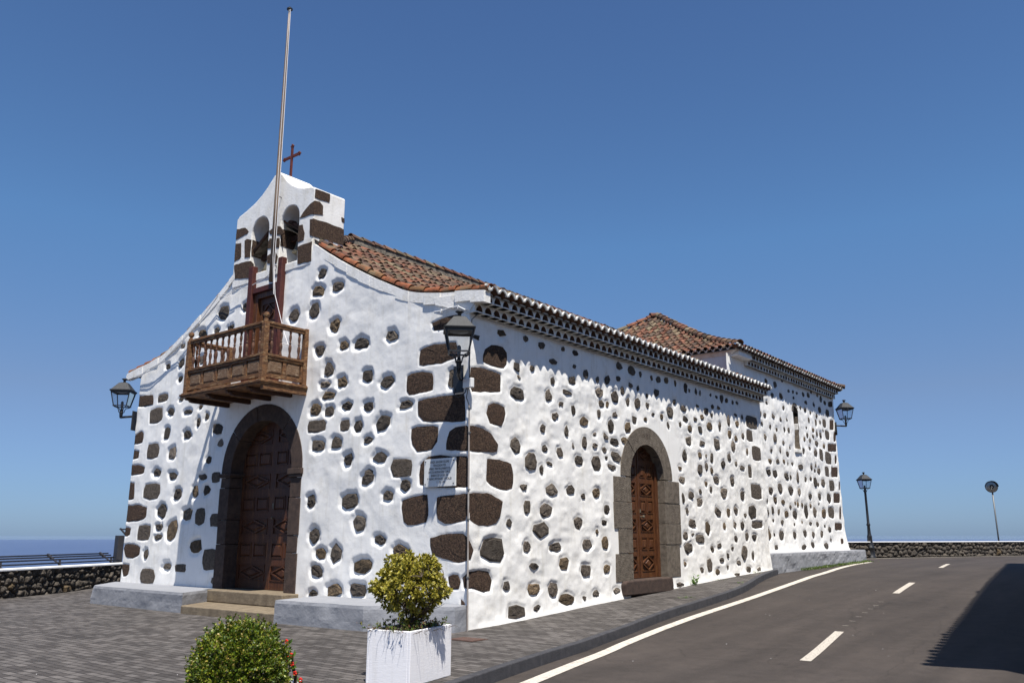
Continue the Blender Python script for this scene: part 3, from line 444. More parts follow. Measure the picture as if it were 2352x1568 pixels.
def parse(st, pl, rnd):
    out = []
    for t in st.split('|'):
        v = t.split(); s, z, w_, h_ = map(float, v[:4]); k = v[4]
        n = rnd.choice((6,7,8,9)) if k != 'b' else 12; p = {'r': 2.7, 'q': 3.2, 'b': 5.5}[k]; ph = rnd.uniform(0, 6.28)
        tw = rnd.uniform(-.25,.25) if k == 'r' else rnd.uniform(-.04,.04)
        pts = []
        cutA = rnd.uniform(0, 6.28)
        for i in range(n):
            a = 2*math.pi*(i+rnd.uniform(-.25,.25))/n + .26
            ca, sa = math.cos(a), math.sin(a)
            r = 1/((abs(ca)**p+abs(sa)**p)**(1/p))*(1.03+rnd.uniform(-.16,.12)*(1 if k != 'b' else .45))
            if k == 'r' and math.cos(a-cutA) > .5: r *= .90
            x_, y_ = ca*r*w_/2, sa*r*h_/2
            ms = min(w_, h_)/max(w_, h_)
            x_, y_ = x_-tw*y_*ms, y_+tw*x_*ms
            pts.append((s+x_, z+y_))
        out.append((pts, k))
    for t in pl.split('|'):
        v = list(map(float, t.split())); pts = list(zip(v[::2], v[1::2]))
        # densify and soften
        dn = []
        for i in range(len(pts)):
            a, b = pts[i], pts[(i+1)%len(pts)]; L = math.hypot(b[0]-a[0], b[1]-a[1]); k = max(1, int(L/.12))
            for j in range(k):
                f = j/k; dn.append((a[0]*(1-f)+b[0]*f+rnd.uniform(-.012,.012), a[1]*(1-f)+b[1]*f+rnd.uniform(-.012,.012)))
        c = []
        for i in range(len(dn)):
            a, b, d = dn[i-1], dn[i], dn[(i+1)%len(dn)]; c.append(((a[0]+7*b[0]+d[0])/9, (a[1]+7*b[1]+d[1])/9))
        out.append((c, 'Q'))
    return out
def sdist(px, py, poly):
    d = np.full(px.shape, 1e9); ins = np.zeros(px.shape, bool); n = len(poly)
    for i in range(n):
        x1,y1 = poly[i]; x2,y2 = poly[(i+1)%n]; dx,dy = x2-x1, y2-y1; L = dx*dx+dy*dy+1e-12
        t = np.clip(((px-x1)*dx+(py-y1)*dy)/L, 0, 1); d = np.minimum(d, np.hypot(px-x1-t*dx, py-y1-t*dy))
        if abs(dy) > 1e-12: ins ^= ((y1 > py) != (y2 > py)) & (px < dx*(py-y1)/dy+x1)
    return np.where(ins, -d, d)
def rec_params(pts, k, s):
    w_ = max(p[0] for p in pts)-min(p[0] for p in pts); h_ = max(p[1] for p in pts)-min(p[1] for p in pts); m_ = min(w_, h_)
    front = s < 0
    if k == 'Q': return .015, .030
    if k == 'b': return .016, .040
    return (min(.040, .020+m_*.085), .065+.045*min(1, m_/.3)) if front else (min(.020, .008+m_*.05), .09)
def Mfun(s, h, r=.035):
    """perimeter coordinate s (left flank < XL < front < 0 < right flank), offset h outwards -> x, y arrays"""
    s = np.asarray(s, float); h = np.asarray(h, float)
    x = np.where(s < 0, s, 0.0); y = np.where(s < 0, 0.0, s); nx = np.where(s < 0, 0.0, 1.0); ny = np.where(s < 0, -1.0, 0.0)
    a = np.clip((s+r)/(2*r), 0, 1)*np.pi/2; c = (s > -r) & (s < r)
    x = np.where(c, -r+r*np.sin(a), x); y = np.where(c, r-r*np.cos(a), y); nx = np.where(c, np.sin(a), nx); ny = np.where(c, -np.cos(a), ny)
    l = s < XL-r; x = np.where(l, XL, x); y = np.where(l, XL-s, y); nx = np.where(l, -1.0, nx); ny = np.where(l, 0.0, ny)
    a = np.clip((s-(XL-r))/(2*r), 0, 1)*np.pi/2; c = (s >= XL-r) & (s < XL+r)
    x = np.where(c, XL+r-r*np.cos(a), x); y = np.where(c, r-r*np.sin(a), y); nx = np.where(c, -np.cos(a), nx); ny = np.where(c, -np.sin(a), ny)
    return x+nx*h, y+ny*h
def Afun(s, h):  # choir side wall
    return -.85+np.asarray(h, float)*1.0 + 0*np.asarray(s, float), np.asarray(s, float)+0*np.asarray(h, float)
def hgrid(sv, zg, stones, seed, amp=1.0):
    """height field: undulation of the plaster and a dimple round every stone. sv (n), zg (n,k)"""
    S = np.repeat(sv[:,None], zg.shape[1], 1)
    h = amp*(.030*(vnoise(S*1.1, zg*1.3, seed)-.5) + np.where(S<0,.015,.026)*(vnoise(S*3.2, zg*3.6, seed+1)-.5) + np.where(S<0,.004,.010)*(vnoise(S*8.5, zg*9.5, seed+2)-.5) + .002*(vnoise(S*22, zg*22, seed+3)-.5))
    k_ = lambda a, b, x: np.clip((x-a)/.25,0,1)*np.clip((b-x)/.25,0,1)
    fl = np.maximum(k_(4.7,8.4,S)*np.clip((4.6-zg)/.25,0,1), k_(-8.25,-4.6,S)*np.clip((4.95-zg)/.25,0,1)) if seed == 5 else 0
    h = h*(1-.85*fl)
    ds = sv[1]-sv[0]; h0 = h.copy(); F_ = np.zeros_like(h)
    for pts, k in stones:
        sc = sum(p[0] for p in pts)/len(pts); dep, wd = rec_params(pts, k, sc)
        x0 = min(p[0] for p in pts)-wd-.02; x1 = max(p[0] for p in pts)+wd+.02; z0 = min(p[1] for p in pts)-wd-.02; z1 = max(p[1] for p in pts)+wd+.02
        i0, i1 = np.searchsorted(sv, [x0, x1])
        if i1 <= i0: continue
        sub = (slice(i0, i1),); zz = zg[i0:i1]; msk = (zz > z0) & (zz < z1)
        if not msk.any(): continue
        j0 = np.where(msk.any(0))[0].min(); j1 = np.where(msk.any(0))[0].max()+1
        d = sdist(S[i0:i1,j0:j1], zg[i0:i1,j0:j1], pts)
        # dimple edge is irregular
        d = d + (.035 if k == 'r' else .015)*(vnoise(S[i0:i1,j0:j1]*12, zg[i0:i1,j0:j1]*12, seed+9)-.5)
        f = np.clip(1-np.maximum(d,0)/wd, 0, 1); f = f*f*(3-2*f); f = np.where(d <= 0, 1, f)
        cz = sum(p[1] for p in pts)/len(pts); ic = min(max(np.searchsorted(sv, sc), 0), len(sv)-1); jc = min(max(np.searchsorted(zg[ic], cz), 0), zg.shape[1]-1)
        tgt = h0[ic,jc]-dep
        h[i0:i1,j0:j1] = np.minimum(h[i0:i1,j0:j1]*(1-f)+tgt*f, np.where(f > .999, tgt, 9.))
    return h
def wall(name, sv, zb, zt, nz, fn, stones, seed, hole=None, amp=1.0, flare=None, H=None):
    t = np.linspace(0,1,nz); zg = zb[:,None]*(1-t)+zt[:,None]*t
    h = hgrid(sv, zg, stones, seed, amp) if H is None else H
    if flare is not None: h = h+flare(np.repeat(sv[:,None], nz, 1), zg)
    S = np.repeat(sv[:,None], nz, 1); x, y = fn(S, h)
    V = np.stack([x, y, zg], -1).reshape(-1,3)
    n = len(sv); idx = np.arange(n*nz).reshape(n, nz)
    F = np.stack([idx[:-1,:-1], idx[1:,:-1], idx[1:,1:], idx[:-1,1:]], -1).reshape(-1,4)
    if hole is not None:
        sc = ((S[:-1,:-1]+S[1:,1:])/2).ravel(); zc = ((zg[:-1,:-1]+zg[1:,1:])/2).ravel(); F = F[~hole(sc, zc)]
    # stones
    rnd = random.Random(seed); SV = []; SF = []; SC = []; qd = []
    def clip(pts, sg, lim=0.0):
        o = []
        for i in range(len(pts)):
            a, b = pts[i], pts[(i+1)%len(pts)]; ia = (a[0]-lim)*sg >= 0; ib = (b[0]-lim)*sg >= 0
            if ia: o.append(a)
            if ia != ib: t_ = (lim-a[0])/(b[0]-a[0]); o.append((lim, a[1]+(b[1]-a[1])*t_))
        return o
    parts_ = []
    for pts, k in stones:
        done = False
        for lim in ((0.0, XL) if fn is Mfun else ()):
            if min(p[0] for p in pts) < lim-.06 and max(p[0] for p in pts) > lim+.06:
                parts_ += [(clip(pts, 1, lim), k), (clip(pts, -1, lim), k)]; done = True
        if not done: parts_.append((pts, k))
    for pts, k in parts_:
        cs = sum(p[0] for p in pts)/len(pts); cz = sum(p[1] for p in pts)/len(pts)
        if not (sv[0] <= cs < sv[-1]): continue
        dep, wd = rec_params(pts, k, cs); m_ = min(max(p[0] for p in pts)-min(p[0] for p in pts), max(p[1] for p in pts)-min(p[1] for p in pts))
        rise = {'Q': .013, 'b': .014}.get(k, min(.030, .008+m_*.09)); n_ = len(pts)
        shrink = [1.03, .99, .80, .42]; hh = [-.02, .55, .95, 1.0]; jit = .007 if k in 'Qb' else .020
        b0 = len(SV); x0, y0 = 0, 0; tiltx = rnd.uniform(-.25,.25); tilty = rnd.uniform(-.25,.25)
        base = -dep-.006
        rc = rnd.random()
        if k == 'Q': col = (.098,.057,.038) if cz > 1.7 and cs > -3 else (.075,.066,.058)
        elif k == 'b': col = (.135,.110,.088)
        else:
            g = rnd.uniform(.6, 1.35); col = (.135*g,.112*g,.091*g) if rc < .70 else ((.20*g,.145*g,.09*g) if rc < .9 else (.25*g,.21*g,.17*g))
        if cs < 0 and k == 'r': col = tuple(c*.8 for c in col)
        g_u = h[np.clip(np.searchsorted(sv, cs),0,n-1), np.clip(np.searchsorted(zg[np.clip(np.searchsorted(sv, cs),0,n-1)], cz),0,nz-1)]
        base = g_u+.002
        ps = []; zs = []; hs = []
        for q, (sh, ht) in enumerate(zip(shrink, hh)):
            for (a, b_) in pts:
                u = (a-cs)*sh; v = (b_-cz)*sh
                if q: u += rnd.uniform(-jit,jit)*sh; v += rnd.uniform(-jit,jit)*sh
                ps.append(cs+u); zs.append(cz+v); hs.append(base+rise*ht*(1+tiltx*u/.15+tilty*v/.15) + (rnd.uniform(-jit,jit)*.6 if q else -.03))
        ps.append(cs); zs.append(cz); hs.append(base+rise*1.0)
        X, Y = fn(np.array(ps), np.array(hs)); SV += list(zip(X, Y, zs)); SC += [col]*len(ps)
        for q in range(3):
            for i in range(n_): SF.append((b0+q*n_+i, b0+q*n_+(i+1)%n_, b0+(q+1)*n_+(i+1)%n_, b0+(q+1)*n_+i)); qd.append(2 if k == 'Q' else 1)
        for i in range(n_): SF.append((b0+3*n_+i, b0+3*n_+(i+1)%n_, b0+4*n_, b0+4*n_)); qd.append(2 if k == 'Q' else 1)
    # split tris from quads for the fan: use degenerate-free triangles by adding a midpoint
    SV2 = list(SV); SC2 = list(SC); SF2 = []
    for f in SF:
        if f[2] == f[3]:
            mid = tuple((SV2[f[1]][i]+SV2[f[2]][i])/2 for i in range(3)); SV2.append(mid); SC2.append(SC2[f[0]]); SF2.append((f[0], f[1], len(SV2)-1, f[2]))
        else: SF2.append(f)
    b = len(V); V = np.concatenate([V, np.array(SV2)]) if SV2 else V
    fm = np.concatenate([np.zeros(len(F), int), np.array(qd, int)]) if SV2 else np.zeros(len(F), int)
    F = np.concatenate([F, np.array(SF2)+b]) if SV2 else F
    col = np.concatenate([np.full((b,3), .8), np.array(SC2)]) if SV2 else np.full((b,3), .8)
    o = npmesh(name, V, F, ['plaster','rock','quoin'], fm=fm, smooth=True, col=col)
    o.data.polygons.foreach_set('use_smooth', fm == 0)
    return P(o)
rnd = random.Random(11)
STN = parse(ST_N, PL_N, rnd); STA = parse(ST_A, PL_A, rnd)
def arch_in(u, z, c, rr, zs, z0): return (np.abs(u-c) < rr) & (z < zs) & (z > z0) | (np.hypot(u-c, z-zs) < rr) & (z >= zs)
def hole_front(s, z):
    a = arch_in(s, z, CX-.01, 1.38, 3.05, -9)
    return a | ((s > -7.06) & (s < -6.12) & (z > 4.85) & (z < 7.33))
def hole_side(s, z): return arch_in(s, z, 6.56, 1.02, 2.97, -9)
sva = np.arange(XL-1.6, 13.92, .024); ic = int(np.searchsorted(sva, 0))
zba = np.where(sva < 0, -.12, G(sva)-.15); zta = np.array([ztop(max(x, XL)) if x < 0 else 5.86 for x in sva]); NZ = 270
ta = np.linspace(0,1,NZ); HA = hgrid(sva, zba[:,None]*(1-ta)+zta[:,None]*ta, STN, 5)
sv = sva[:ic+1]
P_ = wall('front_wall', sv, zba[:ic+1], zta[:ic+1], NZ, Mfun, STN, 5, hole_front, H=HA[:ic+1])
sv2 = sva[ic:]
flare = lambda s, z: np.clip(s/.5,0,1)*.05*np.exp(-np.maximum(z-G(s),0)/.12)
wall('side_wall', sv2, zba[ic:], zta[ic:], NZ, Mfun, STN, 15, hole_side, flare=flare, H=HA[ic:])
sv3 = np.arange(13.5, 24.02, .035)
def nhole(s, z): return arch_in(s, z, 19.42, .24, 6.15, 4.75)
wall('choir_wall', sv3, np.full(len(sv3), .4), np.full(len(sv3), 7.42), 190, Afun, STA, 25, nhole, amp=1.1, flare=lambda s, z: .16*np.exp(-np.maximum(z-1.0,0)/.45)*np.clip((s-22.3)/1.7,0,1)+.05*np.exp(-np.maximum(z-1.05,0)/.15))
# remaining plain walls
mb = MB()
mb.box((XL+.12, 1.4, -.2), (XL+.02, 13.9, 6.0)); mb.box((XL+.02, 13.8, 0), (-.12, 13.92, 6.2))
P(mb.build('rear_wall', 'plaster'))
mb = MB()
mb.box((-11.95, 13.86, 5.0), (-.852, 14.0, 7.42)); mb.box((-11.95, 14.0, 0), (-11.85, 24.0, 7.42)); mb.box((-11.95, 23.94, 0), (-.86, 24.04, 7.42))
P(mb.build('choir_outer_wall', 'plaster2', bevel=.04))
# blind lancet in the choir wall
mb = MB()
mb.box((-1.35,19.1,4.6),(-1.15,19.75,6.5),0)
mb.box((-1.16,19.12,4.6),(-.95,19.18,6.15),1); mb.box((-1.16,19.66,4.62),(-.87,19.74,5.5),1); mb.box((-1.16,19.66,5.5),(-.87,19.74,5.75),0); mb.box((-1.16,19.66,5.75),(-.87,19.74,6.0),1)
for i in range(8):
    a0 = math.pi*i/8; a1 = math.pi*(i+1)/8
    f = lambda a, r: (19.42+r*math.cos(a), 6.15+r*math.sin(a))
    p = [f(a0,.25), f(a1,.25), f(a1,.36), f(a0,.36)]
    mb.prism(p, lambda u,v,t: (-1.16+t, u, v), .325, 1)
mb.box((-1.16,19.1,4.62),(-.80,19.74,4.76),0)
P(mb.build('blind_window', ['plaster2','tuff'], bevel=.02))

# ------------------------------------------------------------------ tiled roofs
TC = [(.19,.078,.047),(.16,.072,.047),(.20,.09,.056),(.125,.070,.050),(.14,.088,.062),(.10,.066,.050),(.21,.115,.070),(.19,.145,.095),(.17,.075,.048),(.085,.058,.046),(.14,.072,.050)]
def tilecol(r):
    c = r.choice(TC); g = r.uniform(.75,1.2); return tuple(x*g for x in c)
def arc_tile(mb, a, b, side, up, r0, r1, th=.014, n=6, concave=False, lift=0, fill=None):
    """a half-barrel tile from upper end a to lower end b; side = across vector"""
    a = Vector(a); b = Vector(b); vs = []; fs = []
    for (p, r) in ((a, r0), (b, r1)):
        for rr in (r, r-th):
            for k in range(n+1):
                t = math.pi*k/n; c, s_ = math.cos(t), math.sin(t)*(-.75 if concave else 1)
                vs.append(p+side*(c*rr)+up*(s_*rr))
    m = n+1
    for k in range(n):
        fs.append((k, k+1, 2*m+k+1, 2*m+k)); fs.append((m+k, 3*m+k, 3*m+k+1, m+k+1)); fs.append((2*m+k, 2*m+k+1, 3*m+k+1, 3*m+k)); fs.append((k+1,k,m+k,m+k+1))
    mb.add(vs, fs)
def tiled(name, surf, u0, u1, vmin, vmax, pitch=.26, L=.36, seed=1, inner_m=0, rr=.082, parent=church):
    """surf(u, v) -> point on roof; v runs down the slope from vmin(u) to vmax(u)"""
    r = random.Random(seed); mb = MB(); k = 0; u = u0+pitch/2
    while u < u1-.02:
        va, vb = vmin(u), vmax(u)
        if vb-va > .12:
            for cover in (0, 1):
                uu = u+(0 if cover else -pitch/2); v = vb-(0 if cover else .03)+r.uniform(-.012,.012)*0
                while v > va+.03:
                    vt = max(v-L-.07, va)
                    ju = r.uniform(-.012,.012); A = Vector(surf(uu+ju*.5, vt)); B = Vector(surf(uu+ju, v))
                    d = (B-A); 
                    if d.length < .05: break
                    d.normalize(); S_ = Vector(surf(uu+.05, v))-Vector(surf(uu-.05, v)); S_.normalize(); up = S_.cross(d); up = up if up.z > 0 else -up; up.normalize()
                    mb.col = tilecol(r)
                    if cover: 
                        lf = .030+r.uniform(0,.012); arc_tile(mb, A+up*.012, B+up*lf, S_, up, rr*.86, rr*1.12)
                    else:
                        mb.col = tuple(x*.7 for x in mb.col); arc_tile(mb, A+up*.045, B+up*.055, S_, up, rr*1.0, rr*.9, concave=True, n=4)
                    v -= L+r.uniform(-.02,.02)
        u += pitch; k += 1
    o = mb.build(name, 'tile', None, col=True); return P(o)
def navesurf(sgn):
    def f(y, c): return (CX+sgn*c, y, R(c)-.105+.02*math.sin(y*1.7+c)+.012*math.sin(y*5.1))
    return f
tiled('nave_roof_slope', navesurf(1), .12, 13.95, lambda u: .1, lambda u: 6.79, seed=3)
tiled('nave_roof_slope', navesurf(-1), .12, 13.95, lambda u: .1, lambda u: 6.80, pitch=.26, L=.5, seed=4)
# deck under the tiles
mb = MB()
cs = [p[0] for p in RPs]
for sg in (1,-1):
    vs = []
    for c in cs: vs += [(CX+sg*min(c,6.70),.05,R(c)-.17),(CX+sg*min(c,6.70),13.9,R(c)-.17)]
    mb.add(vs, [(2*i,2*i+1,2*i+3,2*i+2) for i in range(len(cs)-1)])
P(mb.build('nave_roof_deck', 'mortar'))
# ridge
mb = MB(); r = random.Random(8)
y = 2.3
while y < 17.3:
    mb.col = tilecol(r); arc_tile(mb, (CX, y+.47, 9.40+r.uniform(-.01,.01)), (CX, y, 9.42), Vector((1,0,0)), Vector((0,0,1)), .10, .125)
    y += .40
pts = [Vector((CX,2.35,9.36)), Vector((-6.2,2.0,9.22)), Vector((-5.9,1.6,8.98)), Vector((-5.5,1.25,8.72)), Vector((-5.15,1.02,8.50))]
for i in range(4):
    for j in range(2):
        a = pts[i].lerp(pts[i+1], j/2-.1); b = pts[i].lerp(pts[i+1], (j+1)/2); d = (b-a).normalized(); s_ = d.cross(Vector((0,0,1))).normalized(); mb.col = tilecol(r)
        arc_tile(mb, a, b, s_, s_.cross(d), .10, .125)
P(mb.build('ridge_tiles', 'tile', None, col=True))
mb = MB()
for i in range(30):
    y0 = 2.3+i*.5; mb.add([(CX-.14,y0,8.9),(CX+.14,y0,8.9),(CX+.08,y0,9.41),(CX-.08,y0,9.41),(CX-.14,y0+.5,8.9),(CX+.14,y0+.5,8.9),(CX+.08,y0+.5,9.41),(CX-.08,y0+.5,9.41)], [(0,1,2,3),(1,5,6,2),(4,0,3,7),(3,2,6,7),(7,6,5,4)])
for i in range(4):
    a, b = pts[i], pts[i+1]; mb.bar(a-Vector((0,0,.2)), b-Vector((0,0,.2)), .16, .4)
P(mb.build('ridge_mortar', 'mortar'))
# choir pyramid roof
AX, AY, AZ = -6.4, 19.25, 10.74
EL = .45; bx0, bx1, by0, by1 = -11.95-EL, -.85+EL, 13.62, 24.18
def prof(t):  # t 0 apex .. 1 eave, concave
    return AZ-(AZ-7.60)*(1.18*t-.18*t*t*t*1.0)
def hipsurf(k):
    def f(u, v):
        if k == 0:   # faces -y, u = x
            y = AY-(AY-by0)*v; return (u, y, prof(v))
        if k == 1: x = AX+(bx1-AX)*v; return (x, u, prof(v))
        if k == 2: return (u, AY+(by1-AY)*v, prof(v))
        return (AX-(AX-bx0)*v, u, prof(v))
    return f
def scaled(name, k, u0, u1, uc, seed):
    W = (u1-u0)/2; D = [AY-by0, bx1-AX, by1-AY, AX-bx0][k]; f = hipsurf(k)
    tiled(name, lambda u, v: f(u, v/D), u0, u1, lambda u: D*min(.98, abs(u-uc)/W+.01), lambda u: D, seed=seed)
scaled('choir_roof_slope', 0, bx0, bx1, AX, 21); scaled('choir_roof_slope', 1, by0, by1, AY, 22)
scaled('choir_roof_slope', 3, by0, by1, AY, 23)
mb = MB(); N = 12
for k, (a0,a1) in enumerate([((bx0,by0),(bx1,by0)),((bx1,by0),(bx1,by1)),((bx1,by1),(bx0,by1)),((bx0,by1),(bx0,by0))]):
    vs = []
    for i in range(N+1):
        t = i/N; s_ = .985
        for q in (a0, a1): vs.append((AX+(q[0]-AX)*t*s_, AY+(q[1]-AY)*t*s_, prof(t)-.07))
    mb.add(vs, [(2*i,2*i+1,2*i+3,2*i+2) for i in range(N)])
P(mb.build('choir_roof_deck', 'mortar'))
mb = MB(); r = random.Random(9)
for q in ((bx1,by0),(bx0,by0),(bx1,by1)):
    N = 19; Pq = [Vector((AX+(q[0]-AX)*i/N, AY+(q[1]-AY)*i/N, prof(i/N)+.07)) for i in range(N+1)]
    for i in range(N):
        a, b = Pq[i].lerp(Pq[i+1], -.15), Pq[i+1]; d = (b-a).normalized(); s_ = d.cross(Vector((0,0,1))).normalized(); mb.col = tilecol(r)
        arc_tile(mb, a, b+Vector((0,0,.02)), s_, s_.cross(d), .11, .135)
mb.col = tilecol(r); mb.tube([(AX-.2,AY-.25,AZ+.02),(AX+.1,AY+.15,AZ+.08)], [.14,.11], 10)
P(mb.build('hip_tiles', 'tile', None, col=True))

# eaves: wavy whitewashed edge and two rows of tile mouths below it
def cornice(name, org, du, out, L, zlip, pitch=.26, rows=2, waves=True, wl=(0,0)):
    """org: point on wall face at z=0; du along the wall; out outwards"""
    org = Vector(org); du = Vector(du); out = Vector(out); Z = Vector((0,0,1))
    Q = lambda u, o, z: org+du*u+out*o+Z*z
    mb = MB(); n = int(L/pitch); rg = random.Random(5)
    # rows of mouths
    levels = [(.0,.13,zlip-.40),(.12,.27,zlip-.21)][:rows]
    if 0: levels = [(.0,.2,zlip-.25)]
    for ri, (o0, o1, zb) in enumerate(levels):
        off = 0 if ri == 0 else pitch/2
        h = .185; r_ = .083
        mb.add([Q(0,o0-.1,zb-.018),Q(L,o0-.1,zb-.018),Q(L,o1+.012,zb-.018),Q(0,o1+.012,zb-.018),Q(0,o0-.1,zb),Q(L,o0-.1,zb),Q(L,o1+.012,zb),Q(0,o1+.012,zb)], [(0,1,2,3),(4,7,6,5),(2,6,7,3),(1,5,6,2),(0,3,7,4)], 0)
        for i in range(n):
            c = (i+.5)*pitch+off
            if c+pitch/2 > L+.02: continue
            ja = rg.uniform(-.012,.012); rj = r_*rg.uniform(.92,1.06); c2 = c+ja
            K = 8; arc = [(c2+rj*1.18*math.cos(math.pi*k/K), zb+.002+rj*1.62*math.sin(math.pi*k/K)) for k in range(K+1)]
            u0, u1 = c-pitch/2, c+pitch/2
            outer = [(u1,zb)]+[(u1,zb+h)]+[(u0,zb+h)]+[(u0,zb)]
            poly = outer+[arc[K-k] for k in range(K+1)]
            tr = tessellate_polygon([[Vector((p[0],p[1],0)) for p in poly]])
            mb.add([Q(p[0],o1,p[1]) for p in poly], [tuple(t) for t in tr], 0)
            # throat of the tile, brown
            vs = [Q(p[0],o1,p[1]) for p in arc]+[Q(c2+(p[0]-c2)*.8,o0-.04,zb+(p[1]-zb)*.8) for p in arc]
            mb.add(vs, [(k,k+1,k+K+2,k+K+1) for k in range(K)], 1)
            mb.add([Q(c2+(p[0]-c2)*.8,o0-.035,zb+(p[1]-zb)*.8) for p in arc], [tuple(range(K+1))], 1)
            # pale lower ledge of each mouth
            mb.add([Q(c2-rj,o0,zb-.018),Q(c2+rj,o0,zb-.018),Q(c2+rj,o1+.022,zb-.018),Q(c2-rj,o1+.022,zb-.018),Q(c2-rj,o0,zb+.003),Q(c2+rj,o0,zb+.003),Q(c2+rj,o1+.022,zb+.003),Q(c2-rj,o1+.022,zb+.003)],[(0,1,2,3),(4,7,6,5),(2,6,7,3),(1,5,6,2),(0,3,7,4)],0)
        mb.add([Q(0,o0-.1,zb+h),Q(L,o0-.1,zb+h),Q(L,o1,zb+h),Q(0,o1,zb+h)], [(0,1,2,3)], 0)
        # end stops
        for uu in (0, L): mb.add([Q(uu,o0-.1,zb),Q(uu,o1,zb),Q(uu,o1,zb+h),Q(uu,o0-.1,zb+h)], [(0,1,2,3)], 0)
    o = mb.build(name, ['white','brown']); P(o)
    if waves:
        org = org+du*wl[0]; L = L+wl[1]-wl[0]
        mb = MB(); m = int(L/pitch*12); vs = []; zc = zlip
        def wv(u): return .115*abs(math.cos(math.pi*(u-.12)/pitch-math.pi/2))**.9-.045
        for i in range(m+1):
            u = L*i/m; z = zc+wv(u)+.006*math.sin(u*7); f = .425+.008*math.sin(u*11)
            e_ = .004; dz_ = (wv(u+e_)-wv(u-e_))/(2*e_); ln_ = math.hypot(1, dz_); nu_, nz_ = -dz_/ln_, 1/ln_
            vs += [Q(u-nu_*.017,f-.05,z-nz_*.017),Q(u-nu_*.017,f,z-nz_*.017),Q(u+nu_*.019,f+.010,z+nz_*.019),Q(u+nu_*.019,f-.05,z+nz_*.019)]
        fs = []
        for i in range(m):
            for k in range(4): fs.append((4*i+k,4*i+(k+1)%4,4*i+4+(k+1)%4,4*i+4+k))
        mb.add(vs, fs+[(0,1,2,3),(4*m+3,4*m+2,4*m+1,4*m)], 0)
        # brown underside of the last course
        vs = []
        for i in range(m+1):
            u = L*i/m; z = zc+wv(u)-.02; vs += [Q(u,f-.03,z-.012),Q(u,.20,z-.015)]
        mb.add(vs, [(2*i,2*i+1,2*i+3,2*i+2) for i in range(m)], 1)
        mb.add([Q(0,.24,zc-.03),Q(L,.24,zc-.03),Q(L,.24,zc+.09),Q(0,.24,zc+.09)], [(0,1,2,3)], 1)
        P(mb.build('scalloped_eave', ['white','brown']))
cornice('tile_cornice', (0,-.02,0), (0,1,0), (1,0,0), 13.95, 6.16)
cornice('tile_cornice', (-.85,14.9,0), (0,1,0), (1,0,0), 9.0, 7.62, rows=2, wl=(-1.4,.25))
def white_edge(name, a, b, pitch=.26):
    a = Vector(a); b = Vector(b); L = (b-a).length; d = (b-a)/L; m = int(L/pitch*12); vs = []; mb = MB()
    o = Vector((0,-1,0))
    for i in range(m+1):
        u = L*i/m; z = .115*abs(math.cos(math.pi*(u-.12)/pitch-math.pi/2))**.9-.045; p = a+d*u+Vector((0,0,z))
        vs += [p-o*.05+Vector((0,0,-.02)), p+Vector((0,0,-.022)), p+o*.012+Vector((0,0,.022)), p-o*.05+Vector((0,0,.03))]
    fs = []
    for i in range(m):
        for k in range(4): fs.append((4*i+k,4*i+(k+1)%4,4*i+4+(k+1)%4,4*i+4+k))
    mb.add(vs, fs); P(mb.build(name, 'white'))
white_edge('scalloped_eave', (-8.0,by0+.06,7.60), (bx1-.04,by0+.06,7.60))
mb = MB()   # soffit mortar under choir eave facing the nave
mb.add([(-11.9,13.86,7.40),(-.85,13.86,7.40),(-.5,by0+.12,7.56),(-11.9,by0+.12,7.56)], [(0,1,2,3)])
mb.box((-.95,13.87,7.36),(-.56,14.93,7.60)); P(mb.build('choir_soffit', 'plaster2', bevel=.02))

# front verge: one row of big tiles over a whitewashed stepped band
for sg in (1,-1):
    mb = MB(); r = random.Random(31+sg); c = 1.62
    while c < 6.72:
        L = .43; c1 = min(c+L+.06, 6.84); z0, z1 = R(c)-.085, R(min(c1,6.8))-.075
        yo = .10 if sg == 1 else .14; z0 += 0 if sg == 1 else .035; z1 += 0 if sg == 1 else .035
        A = Vector((CX+sg*c, yo+.01, z0-.01)); B = Vector((CX+sg*c1, yo, z1)); d = (B-A).normalized(); up = Vector((0,1,0)).cross(d); up = up if up.z > 0 else -up
        g = r.uniform(.8,1.15); mb.col = tuple(x*g for x in r.choice([(.27,.095,.042),(.24,.08,.036),(.28,.115,.05),(.19,.10,.045)]))
        arc_tile(mb, A, B, Vector((0,1,0)), up, .078, .100, n=8)
        c += L
    P(mb.build('verge_tiles', 'tile', None, col=True))
    mb = MB(); c = 1.5; r = random.Random(77+sg); i = 0
    while c < 6.75:
        L = .40+r.uniform(-.05,.06); c1 = min(c+L-.003, 6.80); pr = .018+r.uniform(-.010,.014)+(0 if c < 6 or sg < 0 else .07)
        nn = 4; top = [(c+(c1-c)*k/nn) for k in range(nn+1)]
        hb = .27+r.uniform(-.02,.025); hb += .07 if sg == 1 else .02; poly = [(q, R(q)-(.135 if sg == 1 else .10)) for q in top]+[(q, R(q)-hb-(.02*(c1-q)/L)) for q in reversed(top)]
        tl = r.uniform(-.02,.02)
        mb.prism(poly, lambda u,v,t: (CX+sg*u, .12-t*(1+tl*(u-c)), v), .12+pr)
        c += L; i += 1
    if sg == 1:
        mb.prism([(5.45,6.2),(6.83,6.1),(6.60,5.98),(6.42,5.78),(5.9,5.92),(5.5,6.05)], lambda u,v,t: (CX+u,.1-t,v), .135)
    P(mb.build('verge_band', 'plaster2', bevel=.022))

